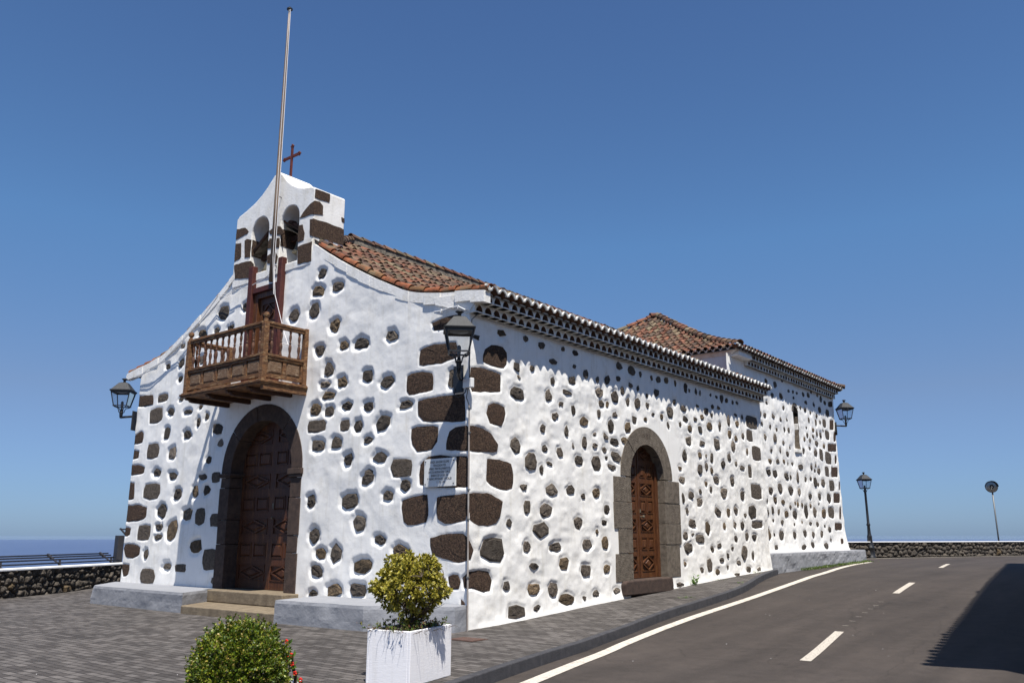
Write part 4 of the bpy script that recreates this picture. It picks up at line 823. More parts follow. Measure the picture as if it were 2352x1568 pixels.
# ------------------------------------------------------------------ bell gable
gl, gr, gd = -8.15, -4.95, .93
GO = [(gl,7.75),(gl,8.0),(gl,9.62)]
GO += [(-8.05,9.70),(-7.75,9.78),(-7.4,9.90),(-7.12,10.04),(-6.9,10.20),(-6.74,10.34),(-6.62,10.44),(-6.5,10.48),(-6.38,10.46),(-6.28,10.38),(-6.1,10.18),(-5.85,9.98),(-5.6,9.85),(-5.3,9.75),(-5.05,9.71),(gr,9.66)]
GO += [(gr,7.75)]
def arch(c, r_, zs, z0, n=14): return [(c+r_,z0)]+[(c+r_*math.cos(math.pi*k/n), zs+r_*math.sin(math.pi*k/n)*1.08) for k in range(n+1)]+[(c-r_,z0)]
H1 = arch(-7.07, .36, 9.06, 7.97); H2 = arch(-5.86, .355, 9.06, 7.97)
def holed(outer, holes, f, d, mb, m=0, ml=0):
    polys = [[Vector((p[0],p[1],0)) for p in q] for q in [outer]+holes]
    flat = [p for q in [outer]+holes for p in q]; tr = tessellate_polygon(polys)
    n = len(flat); vs = [f(p[0],p[1],0) for p in flat]+[f(p[0],p[1],d) for p in flat]
    fs = [tuple(t) for t in tr]+[tuple(i+n for i in reversed(t)) for t in tr]; b = 0
    for q in [outer]+holes:
        k = len(q); fs += [(b+i,b+(i+1)%k,b+(i+1)%k+n,b+i+n) for i in range(k)]; b += k
    mb.add(vs, fs, m)
mb = MB(); holed(GO, [H1,H2], lambda u,v,t: (u,-.025+t+.04*max(0,v-9.6)*0,v), gd, mb)
P(mb.build('bell_gable', 'plaster2', bevel=.035))
def plate(mb, poly, f, d, rnd_, m=0):
    pts = []
    for i in range(len(poly)):
        a, b = poly[i], poly[(i+1)%len(poly)]; L = math.hypot(b[0]-a[0], b[1]-a[1]); k = max(1, int(L/.10))
        for j in range(k): t = j/k; pts.append((a[0]*(1-t)+b[0]*t+rnd_.uniform(-.009,.009), a[1]*(1-t)+b[1]*t+rnd_.uniform(-.009,.009)))
    mb.prism(pts, f, d, m)
mb = MB(); rp = random.Random(2)
FR = lambda u,v,t: (u,-.012-t*1.0,v)
for q in [[(-8.12,9.36),(-7.74,9.32),(-7.57,9.18),(-7.62,9.12),(-8.12,9.08)],[(-8.12,8.97),(-7.87,8.94),(-7.83,8.54),(-7.9,8.49),(-8.12,8.48)],[(-7.72,8.95),(-7.62,8.98),(-7.435,8.92),(-7.435,8.46),(-7.67,8.49)],
 [(-8.10,8.38),(-7.6,8.38),(-7.38,8.34),(-7.25,8.24),(-7.23,7.86),(-8.02,8.0)],[(-6.68,8.97),(-6.42,9.05),(-6.23,8.98),(-6.05,8.78),(-6.1,8.74),(-6.64,8.88)],[(-6.69,8.69),(-6.62,8.77),(-6.23,8.68),(-6.22,8.44),(-6.36,8.47),(-6.68,8.51)],
 [(-6.68,8.33),(-6.58,8.36),(-6.34,8.35),(-6.24,8.22),(-6.28,8.06),(-6.43,8.05),(-6.67,8.12)],[(-5.49,8.84),(-5.34,8.82),(-5.25,8.59),(-5.26,8.41),(-5.49,8.40)],[(-5.48,8.29),(-5.33,8.31),(-4.95,8.30),(-4.95,7.83),(-5.05,7.82),(-5.45,7.85)],
 [(-5.47,9.01),(-5.33,9.14),(-5.1,9.28),(-4.95,9.32),(-4.95,8.99),(-5.18,9.0)],[(-5.08,8.88),(-4.95,8.87),(-4.95,8.44),(-5.04,8.46)]]:
    mb = MB(); plate(mb, q, FR, .024, rp, 0); P(mb.build('cornerstone', 'quoin', bevel=.008))
SD = lambda u,v,t: (gr-.012+t,u,v)
for q in [[(-.025,9.33),(.12,9.34),(.23,9.28),(.24,9.04),(-.025,8.99)],[(-.02,9.63),(.42,9.64),(.42,9.42),(.11,9.39),(-.02,9.41)],[(-.03,8.87),(.36,8.89),(.90,8.88),(.90,8.47),(.39,8.46),(-.03,8.44)],[(.80,9.17),(.90,9.16),(.90,9.05),(.81,9.06)]]:
    mb = MB(); plate(mb, q, SD, .024, rp, 0); P(mb.build('cornerstone', 'quoin', bevel=.008))
for x0 in (-7.43, -6.215):
    mb = MB(); plate(mb, [(.0,8.92),(.45,8.94),(.9,8.90),(.9,8.50),(.4,8.48),(.0,8.50)], lambda u,v,t: (x0-.012+t,u,v), .024, rp); P(mb.build('cornerstone', 'quoin', bevel=.008))

# bells
def bell(name, loc, s, label):
    t = thing(name, label, 'bell', loc, 0, 'bells in the gable')
    mb = MB(); mb.lathe((0,0,0), [(.19*s,.0),(.2*s,.012),(.165*s,.07*s),(.125*s,.18*s),(.11*s,.28*s),(.07*s,.335*s),(.0,.35*s)], 20); mb.lathe((0,0,0), [(.165*s,.012),(.14*s,.07*s),(.09*s,.2*s)], 20)
    mb.build('bell_body', 'bronze', t, smooth=True)
    mb = MB(); mb.tube([(0,0,.25*s),(0,0,.0)], .012, 6); mb.lathe((0,0,-.03), [(.0,0),(.028,.02),(.0,.05)], 8); mb.build('clapper', 'iron', t)
    mb = MB(); mb.box((-.34,-.05,.36*s),(.34,.05,.50*s)); mb.tube([(0,0,.33*s),(0,0,.42*s)], .03, 8); mb.build('headstock', 'darkwood', t, bevel=.01)
bell('bell', (-7.05,.32,8.07), 1.0, 'bronze bell hanging low in the left arch of the bell gable')
bell('bell', (-5.84,.32,8.30), 1.0, 'bronze bell hanging higher, in the right arch of the bell gable')

# cross on the gable
t = thing('cross', 'small red oxide iron cross standing on top of the bell gable', 'cross', (-6.62,.45,10.36))
mb = MB(); mb.box((-.035,-.02,0),(.035,.02,1.05)); mb.box((-.04,-.025,-.1),(.04,.025,.06)); P0 = mb
mb.build('shaft', 'crossm', t, bevel=.006)
mb = MB(); mb.box((-.30,-.022,.74),(-.036,.022,.81)); mb.box((.036,-.022,.74),(.30,.022,.81)); mb.build('arm', 'crossm', t, bevel=.006)
for (x,z) in ((-.31,.775),(.31,.775),(0,1.07)):
    mb = MB()
    for dx,dz in ((0,.035),(0,-.035),(.035,0),(-.035,0)): mb.lathe((x+dx,0,z+dz-.028), [(0,0),(.024,.01),(.03,.028),(.024,.046),(0,.056)], 8)
    mb.build('finial', 'crossm', t)

# ------------------------------------------------------------------ stone surrounds
def surround(name, f, c, ri, ro, zs, jambs, cuts, depth, mname, ztopscale=1.0, parent_fn=None):
    mb = MB(); rr = random.Random(4)
    for a0, a1 in zip(cuts, cuts[1:]):
        g = .006; K = 8
        A = [math.radians(a0)+g+(math.radians(a1-a0)-2*g)*k/K for k in range(K+1)]
        p = [(c+ro*math.cos(a), zs+ro*math.sin(a)*ztopscale) for a in A]+[(c+ri*math.cos(a), zs+ri*math.sin(a)*ztopscale) for a in reversed(A)]
        o = rr.uniform(-.006,.008); mb.prism(p, lambda u,v,t: f(u,v,t-(o if t == 0 else 0)), depth)
    for (u0,z0,u1,z1) in jambs:
        o = rr.uniform(-.006,.01); j = lambda: rr.uniform(-.012,.012)
        p = [(u0+j(),z0+.005),(u1,z0+.005),(u1,z1-.005),(u0+j(),z1-.005)] if abs(u0-c) > abs(u1-c) else [(u0,z0+.005),(u1+j(),z0+.005),(u1+j(),z1-.005),(u0,z1-.005)]
        mb.prism(p, lambda u,v,t: f(u,v,t-(o if t == 0 else 0)), depth)
    return P(mb.build(name, mname, bevel=.014))
FF = lambda u,v,t: (u,-.022+t,v)
xl, xr = -7.96, -4.86; ci = 1.17
jm = [(xl,.30,CX-ci,1.42),(xl+.03,1.42,CX-ci,1.98),(xl,1.98,CX-ci,2.72),(xl+.02,2.72,CX-ci,2.96),(CX+ci,.30,xr,1.25),(CX+ci,1.25,xr-.02,1.62),(CX+ci,1.62,xr,2.42),(CX+ci,2.42,xr-.01,2.86)]
surround('door_surround', FF, CX, ci, 1.55, 3.06, jm, [0,48,100,140,180], .40, 'darktuff')
mb = MB()
for sx in (-1,1):
    mb = MB(); a = CX+sx*(ci-.07); b = CX+sx*1.585
    mb.box((a,-.07,3.0 if sx < 0 else 2.93),(b,.37,3.06)); mb.box((CX+sx*(ci-.035),-.055,2.965 if sx < 0 else 2.87),(CX+sx*1.56,.37,2.999 if sx < 0 else 2.929)); P(mb.build('impost', 'darktuff', bevel=.012))
FS = lambda u,v,t: (.022-t,u,v)
js = [(4.97,2.37,5.74,2.95),(4.96,1.77,5.74,2.37),(5.14,1.22,5.74,1.77),(4.98,.60,5.74,1.22),(7.35,2.40,8.12,2.96),(7.35,1.90,8.16,2.40),(7.35,1.40,8.13,1.90),(7.35,.62,8.04,1.40)]
surround('side_door_surround', FS, 6.55, .81, 1.25, 2.97, [(a,b,c_,d) for a,b,c_,d in js], [0,44,85,137,180], .30, 'tuff')
tc = bpy.data.curves.new('keystone_letters','FONT'); tc.body = 'IHS'; tc.size = .2; tc.extrude = .002; tc.align_x = 'CENTER'
def text_mesh(name, body, size, mtx, mname, parent=None, extr=.002, space=1.0, aligny='BASELINE', xs=1.0):
    c = bpy.data.curves.new(name+'_c','FONT'); c.body = body; c.size = size; c.extrude = extr; c.align_x = 'CENTER'; c.space_character = space; c.resolution_u = 2
    o = bpy.data.objects.new(name+'_t', c); C.objects.link(o); dg = bpy.context.evaluated_depsgraph_get(); me = bpy.data.meshes.new_from_object(o.evaluated_get(dg)); bpy.data.objects.remove(o)
    me.transform(mtx @ Matrix.Diagonal((xs,1,1,1))); me.materials.clear(); me.materials.append(M[mname]); n = bpy.data.objects.new(name, me); C.objects.link(n)
    if parent: n.parent = parent
    return n
def frame_mtx(o, ux, uz):
    ux = Vector(ux).normalized(); uz = Vector(uz).normalized(); n = ux.cross(uz); return Matrix.Translation(o) @ Matrix(((ux.x,uz.x,n.x,0),(ux.y,uz.y,n.y,0),(ux.z,uz.z,n.z,0),(0,0,0,1)))
P(text_mesh('carved_letters', 'I N R I', .17, frame_mtx((.0245,6.50,3.93),(0,1,0),(0,0,1)), 'darktuff', extr=.001, xs=.8))

# thresholds and steps
mb = MB(); mb.box((-7.75,-.42,.165),(-4.74,.40,.42)); P(mb.build('threshold', 'step', bevel=.02))
mb = MB(); mb.prism([(-6.96,-1.36),(-3.5,-1.30),(-3.5,-.02),(-7.74,-.02),(-7.74,-.3)], lambda u,v,t: (u,v,-.05+t), .21); P(mb.build('front_step', 'step', bevel=.018))
mb = MB(); mb.prism([(5.2,.30),(5.18,.55),(5.26,.62),(7.42,.635),(7.46,.42),(7.40,.30)], lambda u,v,t: (.12-t,u,v), .45); P(mb.build('side_threshold', 'darktuff', bevel=.03))

# ------------------------------------------------------------------ doors
def leaf_panel(mb, f, u0, u1, z0, z1, kind):
    """f(u, z, d): d is outwards"""
    def fr(a, ia, d0, d1, m=0):
        x0,y0,x1,y1 = a; p0,q0,p1,q1 = ia
        vs = [f(x0,y0,d0),f(x1,y0,d0),f(x1,y1,d0),f(x0,y1,d0),f(p0,q0,d1),f(p1,q0,d1),f(p1,q1,d1),f(p0,q1,d1)]
        mb.add(vs, [(0,1,5,4),(1,2,6,5),(2,3,7,6),(3,0,4,7),(4,5,6,7)], m)
    def bx(a, b, d0, d1, w_):
        (x0,y0),(x1,y1) = a, b; L = math.hypot(x1-x0,y1-y0); nx, ny = -(y1-y0)/L*w_/2, (x1-x0)/L*w_/2
        c = [(x0+nx,y0+ny),(x1+nx,y1+ny),(x1-nx,y1-ny),(x0-nx,y0-ny)]
        mb.add([f(p[0],p[1],d0) for p in c]+[f(p[0],p[1],d1) for p in c], [(4,5,6,7),(0,1,5,4),(1,2,6,5),(2,3,7,6),(3,0,4,7)])
    # raised moulding round the sunk field
    w_ = .018
    for a, b in (((u0,z0),(u1,z0)),((u0,z1),(u1,z1)),((u0,z0),(u0,z1)),((u1,z0),(u1,z1))): bx(a, b, -.02, .012, w_)
    if kind == 'pair': 
        i = .03; fr((u0+i,z0+i,u1-i,z1-i),(u0+i+.022,z0+i+.028,u1-i-.022,z1-i-.028), -.02, .018)
    else:
        cu, cz = (u0+u1)/2, (z0+z1)/2; hu, hz = (u1-u0)/2-.02, (z1-z0)/2-.02
        i = .05
        dm = [(cu-hu,cz),(cu,cz-hz),(cu+hu,cz),(cu,cz+hz)]
        for k in range(4): bx(dm[k], dm[(k+1)%4], -.02, .016, .028)
        s_ = .70; d2 = [(cu-hu*s_,cz),(cu,cz-hz*s_),(cu+hu*s_,cz),(cu,cz+hz*s_)]; s_ = .45; d3 = [(cu-hu*s_,cz),(cu,cz-hz*s_),(cu+hu*s_,cz),(cu,cz+hz*s_)]
        mb.add([f(p[0],p[1],-.02) for p in d2]+[f(p[0],p[1],.014) for p in d3], [(0,1,5,4),(1,2,6,5),(2,3,7,6),(3,0,4,7),(4,5,6,7)])
def door_leaf(name, f, u0, u1, zb, zt, rows, parent, mname='door', stile=.11):
    mb = MB(); spans = []
    for kind, a, b in rows:
        if kind == 'd': spans.append((u0+stile,u1-stile,a,b,'dia'))
        else:
            m_ = (u0+u1)/2; spans.append((u0+stile,m_-.04,a,b,'pair')); spans.append((m_+.04,u1-stile,a,b,'pair'))
    # face with sunk fields: outer rectangle minus fields
    outer = [(u0,zb),(u1,zb),(u1,zt),(u0,zt)]; holes = [[(a,c),(b,c),(b,d),(a,d)] for a,b,c,d,k in spans]
    polys = [[Vector((p[0],p[1],0)) for p in q] for q in [outer]+holes]; flat = [p for q in [outer]+holes for p in q]
    mb.add([f(p[0],p[1],0) for p in flat], [tuple(t) for t in tessellate_polygon(polys)])
    for h_ in holes: mb.add([f(p[0],p[1],0) for p in h_]+[f(p[0],p[1],-.02) for p in h_], [(0,1,5,4),(1,2,6,5),(2,3,7,6),(3,0,4,7),(4,5,6,7)])
    mb.add([f(u0,zb,0),f(u1,zb,0),f(u1,zt,0),f(u0,zt,0),f(u0,zb,-.05),f(u1,zb,-.05),f(u1,zt,-.05),f(u0,zt,-.05)], [(0,1,5,4),(1,2,6,5),(2,3,7,6),(3,0,4,7)])
    for a,b,c,d,k in spans: leaf_panel(mb, f, a+.012, b-.012, c+.012, d-.012, k)
    o = mb.build(name, mname)
    if parent is church: P(o)
    else: o.parent = parent
    return o
fm_ = lambda u,z,d: (u,.33-d,z)
rows = [('d',.62,.97),('p',1.12,1.46),('d',1.64,2.0),('p',2.16,2.5),('d',2.68,3.03),('p',3.2,3.54),('d',3.72,4.06)]
mid = CX+.06
l1 = door_leaf('main_door', fm_, CX-ci-.02, mid-.006, .43, 4.3, rows, church, mname='door_shaded')
l2 = door_leaf('main_door', lambda u,z,d: fm_(u,z,d+.012), mid+.006, CX+ci+.02, .43, 4.3, rows, church, mname='door_shaded')
mb = MB(); mb.lathe((mid+.09,.29,1.98), [(.0,0),(.02,.01),(.028,.03),(.02,.05),(0,.06)], 10); o = mb.build('door_handle', 'bronze'); o.parent = l2; mb = MB(); mb.box((mid+.06,.30,2.22),(mid+.12,.325,2.34)); o = mb.build('lock_plate', 'bronze'); o.parent = l2
fs_ = lambda u,z,d: (-.235+d,u,z)
r2 = [('d',.78,1.16),('p',1.28,1.58),('d',1.70,2.02),('p',2.14,2.46),('d',2.56,2.88),('p',3.0,3.30),('d',3.42,3.7)]
s1 = door_leaf('side_door', fs_, 5.72, 6.44, .64, 3.85, r2, church, stile=.09)
s2 = door_leaf('side_door', lambda u,z,d: fs_(u,z,d+.012), 6.45, 7.24, .64, 3.85, r2, church, stile=.09)
mb = MB(); mb.box((-.24,7.24,.64),(-.17,7.37,3.7)); P(mb.build('side_door_frame','door', bevel=.006))
mb = MB(); mb.tube([(-.22,6.53,2.06),(-.15,6.53,2.06)], .012, 8); mb.tube([(-.16,6.53,2.06),(-.14,6.53,2.06),(-.12,6.53,2.06),(-.105,6.53,2.06)], [.012,.036,.036,.012], 12); o = mb.build('door_handle','bronze'); o.parent = s2; mb = MB(); mb.box((-.222,6.505,2.16),(-.210,6.545,2.24)); o = mb.build('lock_plate','bronze'); o.parent = s2
# balcony door, its frame and the two tall posts
fb = lambda u,z,d: (u,.045-d,z)
door_leaf('balcony_door', fb, -6.93, -6.22, 4.9, 7.26, [('p',5.02,5.42),('d',5.55,5.95),('p',6.08,6.5),('d',6.66,7.12)], church, mname='door', stile=.10)
mb = MB(); mb.box((-7.10,-.035,4.86),(-6.935,.12,7.40)); mb.box((-6.215,-.035,4.86),(-6.09,.12,7.40)); mb.box((-6.935,-.034,7.262),(-6.215,.12,7.40)); P(mb.build('balcony_door_frame','door', bevel=.008))
mb = MB()
mb.box((-7.099,-.10,7.402),(-6.091,.03,7.54)); P(mb.build('lintel', 'redwood', bevel=.012))
for a_, b_ in ((-7.28,-7.10),(-6.09,-5.92)): mb = MB(); mb.box((a_,-.13,4.86),(b_,.02,8.13)); P(mb.build('post', 'redwood', bevel=.02))

# ------------------------------------------------------------------ balcony
balc = bpy.data.objects.new('balcony', None); C.objects.link(balc); balc.parent = church; balc.matrix_parent_inverse = Matrix.Translation((-CX,0,0)); balc.location = (0,0,0)
BX0, BX1, BY = -7.98, -4.90, -1.16
zb = 4.85
mb = MB()
mb.box((BX0-.08,BY-.07,zb-.04),(BX1+.08,-.0,zb)); mb.box((BX0-.05,BY-.04,zb),(BX1+.05,0,zb+.03)); mb.box((BX0-.06,BY-.05,zb-.075),(BX1+.06,-.0,zb-.042))
mb.build('floor', 'wood', balc, bevel=.006)
mb = MB()
for x in (-7.90,-7.02,-6.22,-5.42): 
    pr = [(0.12,zb-.08),(-1.12,zb-.08),(-1.16,zb-.10),(-1.13,zb-.13),(-1.05,zb-.135),(-1.03,zb-.165),(-.96,zb-.18),(0.12,zb-.18)]
    mb = MB(); mb.prism(pr, lambda u,v,t: (x-.05+t,u,v), .10); mb.build('beam', 'darkwood', balc, bevel=.006)
mb = MB(); mb.box((BX1-.06,BY+.02,zb-.19),(BX1+.045,.0,zb-.076)); mb.build('side_beam', 'wood', balc, bevel=.006)
PW = .12
posts = [(BX0+.04,BY+.04),(BX1-.04,BY+.04)]
def post_mesh(full=True):
    mb = MB(); h = PW/2; z1 = 1.30 if full else 1.32
    mb.box((-h,-h,.03),(h,h,z1))
    if full: mb.lathe((0,0,z1), [(.055,0),(.062,.015),(.05,.03),(.062,.045),(.045,.06),(.03,.075),(.03,.09),(.055,.11),(.068,.145),(.066,.18),(.045,.21),(0,.222)], 14)
    return mb
for (x,y) in posts:
    mb = post_mesh(); mb2 = mb; o = mb2.build('corner_post', 'wood', balc, bevel=.008); o.location = (x,y,zb)
for x in (BX0+.04, BX1-.04):
    mb = MB(); mb.box((-.06,-.0,.03),(.06,.10,1.33)); o = mb.build('wall_post', 'wood', balc, bevel=.008); o.location = (x,-.10,zb)
def rails(name, a, b, n):
    """a,b end points (x,y) between posts"""
    A = Vector((*a,0)); B = Vector((*b,0)); d = (B-A).normalized(); nrm = Vector((d.y,-d.x,0)); L = (B-A).length
    Q = lambda u,o,z: A+d*u+nrm*o+Vector((0,0,zb+z))
    def bx(mb, u0,u1,o0,o1,z0,z1): mb.add([Q(u0,o0,z0),Q(u1,o0,z0),Q(u1,o1,z0),Q(u0,o1,z0),Q(u0,o0,z1),Q(u1,o0,z1),Q(u1,o1,z1),Q(u0,o1,z1)], [(0,3,2,1),(4,5,6,7),(0,1,5,4),(1,2,6,5),(2,3,7,6),(3,0,4,7)])
    mb = MB(); bx(mb,0,L,-.055,.055,1.255,1.32); bx(mb,0,L,-.04,.04,1.20,1.253); mb.build('handrail','wood',balc,bevel=.012)
    mb = MB(); bx(mb,0,L,-.045,.055,.545,.60); bx(mb,0,L,-.035,.035,.485,.543); mb.build('mid_rail','wood',balc,bevel=.006)
    # panelled apron
    mb = MB(); pw = L/n; bx(mb,0,L,-.02,.02,.085,.175)
    for i in range(n+1):
        c = i*pw; u0 = max(c-.045,0); u1 = min(c+.045,L); bx(mb,u0,u1,-.02,.02,.176,.484)
    mb.build('apron_frame','wood',balc,bevel=.004)
    for i in range(n):
        mb = MB(); u0, u1 = i*pw+.046, (i+1)*pw-.046; z0, z1 = .176,.484
        def fq(a_,o1,b_,o2):
            (x0,y0,x1,y1),(p0,q0,p1,q1) = a_,b_; mb.add([Q(x0,o1,y0),Q(x1,o1,y0),Q(x1,o1,y1),Q(x0,o1,y1),Q(p0,o2,q0),Q(p1,o2,q0),Q(p1,o2,q1),Q(p0,o2,q1)], [(0,1,5,4),(1,2,6,5),(2,3,7,6),(3,0,4,7),(4,5,6,7)])
        fq((u0,z0,u1,z1),-.015,(u0+.05,z0+.05,u1-.05,z1-.05),.022)
        mb.add([Q(u0,-.016,z0),Q(u1,-.016,z0),Q(u1,-.016,z1),Q(u0,-.016,z1)],[(0,1,2,3)]); mb.build('apron_panel','woodlt',balc)
    nb = int(round(L/.245)); 
    pr = [(.034,.6),(.034,.64),(.020,.655),(.030,.67),(.020,.69),(.024,.72),(.038,.80),(.034,.86),(.020,.90),(.018,.915),(.030,.925),(.030,.935),(.018,.945),(.020,.97),(.033,1.05),(.028,1.11),(.018,1.135),(.030,1.15),(.022,1.165),(.034,1.175),(.034,1.2)]
    for i in range(nb):
        u = L*(i+.5)/nb; mb = MB(); p = A+d*u; mb.lathe((p.x,p.y,zb), pr, 10); mb.build('baluster','turn',balc,smooth=True)
rails('front', (BX0+.10,BY+.04), (BX1-.10,BY+.04), 5)
rails('right', (BX1-.04,BY+.10), (BX1-.04,-.10), 2)
rails('left', (BX0+.04,-.10), (BX0+.04,BY+.10), 2)

# ------------------------------------------------------------------ masonry benches
def lumpy_block(name, poly, z0, z1, mname, label, group, amp=.009, seed=1, res=.07, zf=None, chips=()):
    """extruded polygon with worn, uneven faces"""
    n = len(poly); cx = sum(p[0] for p in poly)/n; cy = sum(p[1] for p in poly)/n; pts = []
    for i in range(n):
        a, b = poly[i], poly[(i+1)%n]; L = math.hypot(b[0]-a[0],b[1]-a[1]); k = max(1,int(L/res))
        for j in range(k): pts.append((a[0]+(b[0]-a[0])*j/k, a[1]+(b[1]-a[1])*j/k))
    N = len(pts); V = []; rows = 8; rg = random.Random(seed)
    for r_ in range(rows+3):
        if r_ <= rows: z = r_/rows; ins = 0
        else: z = 1.0; ins = .012 if r_ == rows+1 else .05
        for i, (x, y) in enumerate(pts):
            a = pts[i-1]; b = pts[(i+1)%N]; tx, ty = b[0]-a[0], b[1]-a[1]; L = math.hypot(tx,ty)+1e-9; nx, ny = ty/L, -tx/L
            if nx*(x-cx)+ny*(y-cy) < 0: nx, ny = -nx, -ny
            s_ = i*res; zz = z0+(z1-z0)*z if zf is None else z0+zf(x,y)+(z1-z0-zf(x,y))*z
            w_ = amp*2*(float(vnoise(np.array([s_*2.2]), np.array([zz*5]), seed)[0])-.5)+amp*.9*(float(vnoise(np.array([s_*9.]), np.array([zz*14]), seed+1)[0])-.5)
            if r_ in (rows,): w_ -= .010; zz -= .006+.012*float(vnoise(np.array([s_*6]),np.array([3.]),seed)[0])
            for (px,py,rr,dd) in chips:
                q = math.hypot(x-px,y-py)
                if q < rr and z > .35: w_ -= dd*(1-q/rr)*(z-.35)/.65
            V.append((x+nx*(w_-ins), y+ny*(w_-ins), zz))
    F = []
    for r_ in range(rows+2):
        for i in range(N): F.append((r_*N+i, r_*N+(i+1)%N, (r_+1)*N+(i+1)%N, (r_+1)*N+i))
    me = bpy.data.meshes.new(name); b = (rows+2)*N; tr = tessellate_polygon([[Vector((V[b+i][0],V[b+i][1],0)) for i in range(N)]])
    me.from_pydata(V, [], F+[tuple(b+i for i in t) for t in tr]); me.materials.append(M[mname]); me.update()
    import bmesh
    bm = bmesh.new(); bm.from_mesh(me); bmesh.ops.recalc_face_normals(bm, faces=bm.faces); bm.to_mesh(me); bm.free()
    o = bpy.data.objects.new(name, me); C.objects.link(o); return tag(o, label, 'bench', group)
BG = 'grey masonry benches round the church'
lumpy_block('masonry_bench', [(-12.62,.02),(-11.22,-1.28),(-6.99,-1.32),(-7.72,-.02)], -.03, .42, 'grey', 'low grey masonry bench left of the main door, its outer corner chipped', BG, seed=3, chips=((-11.2,-1.28,.22,.05),))
lumpy_block('masonry_bench', [(-3.98,-.02),(-3.68,-1.36),(-1.3,-1.24),(.10,-.42),(.03,.0),(-.1,.0)], -.03, .42, 'grey', 'low grey masonry bench between the main door and the church corner', BG, seed=5, chips=((-2.2,-1.3,.3,.05),(-.9,-1.0,.3,.05)))
lumpy_block('masonry_bench', [(-.84,14.0),(-.05,14.02),(-.20,24.3),(-.32,24.75),(-1.4,24.75),(-1.4,24.02),(-.84,24.02)], .42, 1.07, 'grey', 'long grey masonry bench along the rear side wall beside the road', BG, seed=7, amp=.02, zf=lambda x,y: Gf(y)-.62)

# ------------------------------------------------------------------ lanterns
def lantern_head(t, s=1.0, z=0.0):
    """square tapering lantern, z = top of finial; returns nothing"""
    def fr(mb, z0, w0, z1, w1, m=None): mb.add([(x*w0,y*w0,z0) for x,y in ((-1,-1),(1,-1),(1,1),(-1,1))]+[(x*w1,y*w1,z1) for x,y in ((-1,-1),(1,-1),(1,1),(-1,1))], [(0,3,2,1),(4,5,6,7),(0,1,5,4),(1,2,6,5),(2,3,7,6),(3,0,4,7)], m)
    S_ = lambda v: v*s
    mb = MB()
    fr(mb, z-S_(.43), S_(.32), z-S_(.41), S_(.32)); fr(mb, z-S_(.408), S_(.295), z-S_(.17), S_(.125)); fr(mb, z-S_(.168), S_(.10), z-S_(.15), S_(.08))
    fr(mb, z-S_(.465), S_(.315), z-S_(.432), S_(.33))
    mb.build('hood', 'zinc', t, bevel=.006)
    mb = MB(); mb.lathe((0,0,z), [(S_(.045),-S_(.15)),(S_(.035),-S_(.10)),(S_(.05),-S_(.075)),(S_(.095),-S_(.045)),(S_(.08),-S_(.03)),(S_(.03),-S_(.01)),(0,0)], 14); mb.build('finial', 'iron', t, smooth=True)
    mb = MB(); a, b = S_(.285), S_(.195); zt, zb_ = z-S_(.465), z-S_(.92)
    c = ((-1,-1),(1,-1),(1,1),(-1,1))
    for i in range(4):
        p, q = c[i], c[(i+1)%4]
        mb.bar((p[0]*a,p[1]*a,zt),(p[0]*b,p[1]*b,zb_),S_(.024),S_(.024)); mb.bar((p[0]*b*1.06,p[1]*b*1.06,zb_),(q[0]*b*1.06,q[1]*b*1.06,zb_),S_(.03),S_(.03))
        mb.bar((p[0]*a,p[1]*a,zt-.01),(q[0]*a,q[1]*a,zt-.01),S_(.02),S_(.05))
    for i in range(4):  # scrolled stays to the socket
        p = c[i]; mb.tube([(p[0]*b,p[1]*b,zb_),(p[0]*b*.85,p[1]*b*.85,zb_-S_(.035)),(p[0]*b*.5,p[1]*b*.5,zb_-S_(.06)),(p[0]*b*.36,p[1]*b*.36,zb_-S_(.12)),(p[0]*b*.3,p[1]*b*.3,zb_-S_(.20))], S_(.013), 6)
    mb.build('frame', 'iron', t)
    mb = MB()
    for i in range(4):
        p, q = c[i], c[(i+1)%4]; e = .97
        mb.add([(p[0]*a*e,p[1]*a*e,zt),(q[0]*a*e,q[1]*a*e,zt),(q[0]*b*e,q[1]*b*e,zb_),(p[0]*b*e,p[1]*b*e,zb_)], [(0,1,2,3)])
    mb.build('glass', 'glass', t)
    mb = MB(); mb.lathe((0,0,z-S_(.45)), [(S_(.20),0),(S_(.19),-S_(.03)),(0,-S_(.05))], 14); mb.build('reflector', 'galv', t, smooth=True); mb = MB(); mb.lathe((0,0,zb_-S_(.02)), [(S_(.03),-S_(.1)),(S_(.035),0),(S_(.045),S_(.08)),(S_(.04),S_(.16)),(0,S_(.19))], 10)
    mb.build('lamp_fitting', 'galv', t, smooth=True)
    for ch in t.children: ch.rotation_euler = (0,0,rad(45)-t.rotation_euler[2])
def wall_lantern(loc, rz, armlen, label, plate_off, hs=.88):
    """origin at the socket under the head; arm runs in -x local to the wall"""
    t = thing('wall_lantern', label, 'lantern', loc, rz, 'iron lanterns on the church corners')
    lantern_head(t, hs, 1.10)
    mb = MB(); mb.lathe((0,0,0), [(.03,-.04),(.04,-.0),(.045,.05),(.05,.10),(.06,.12),(.04,.14),(.03,.2)], 10); mb.tube([(0,0,-.02),(-armlen,0,-.0)], .032, 10)
    mb.build('arm', 'iron', t)
    mb = MB(); po = plate_off; mb.box((-armlen-.015,-.13,-.40),(-armlen,.13,.14)); mb.build('wall_plate', 'iron', t, bevel=.004)
    return t
wall_lantern((.20,-.52,4.555), rad(0), .02, 'iron lantern on the corner nearest the street, above the inscribed plaque', 0)
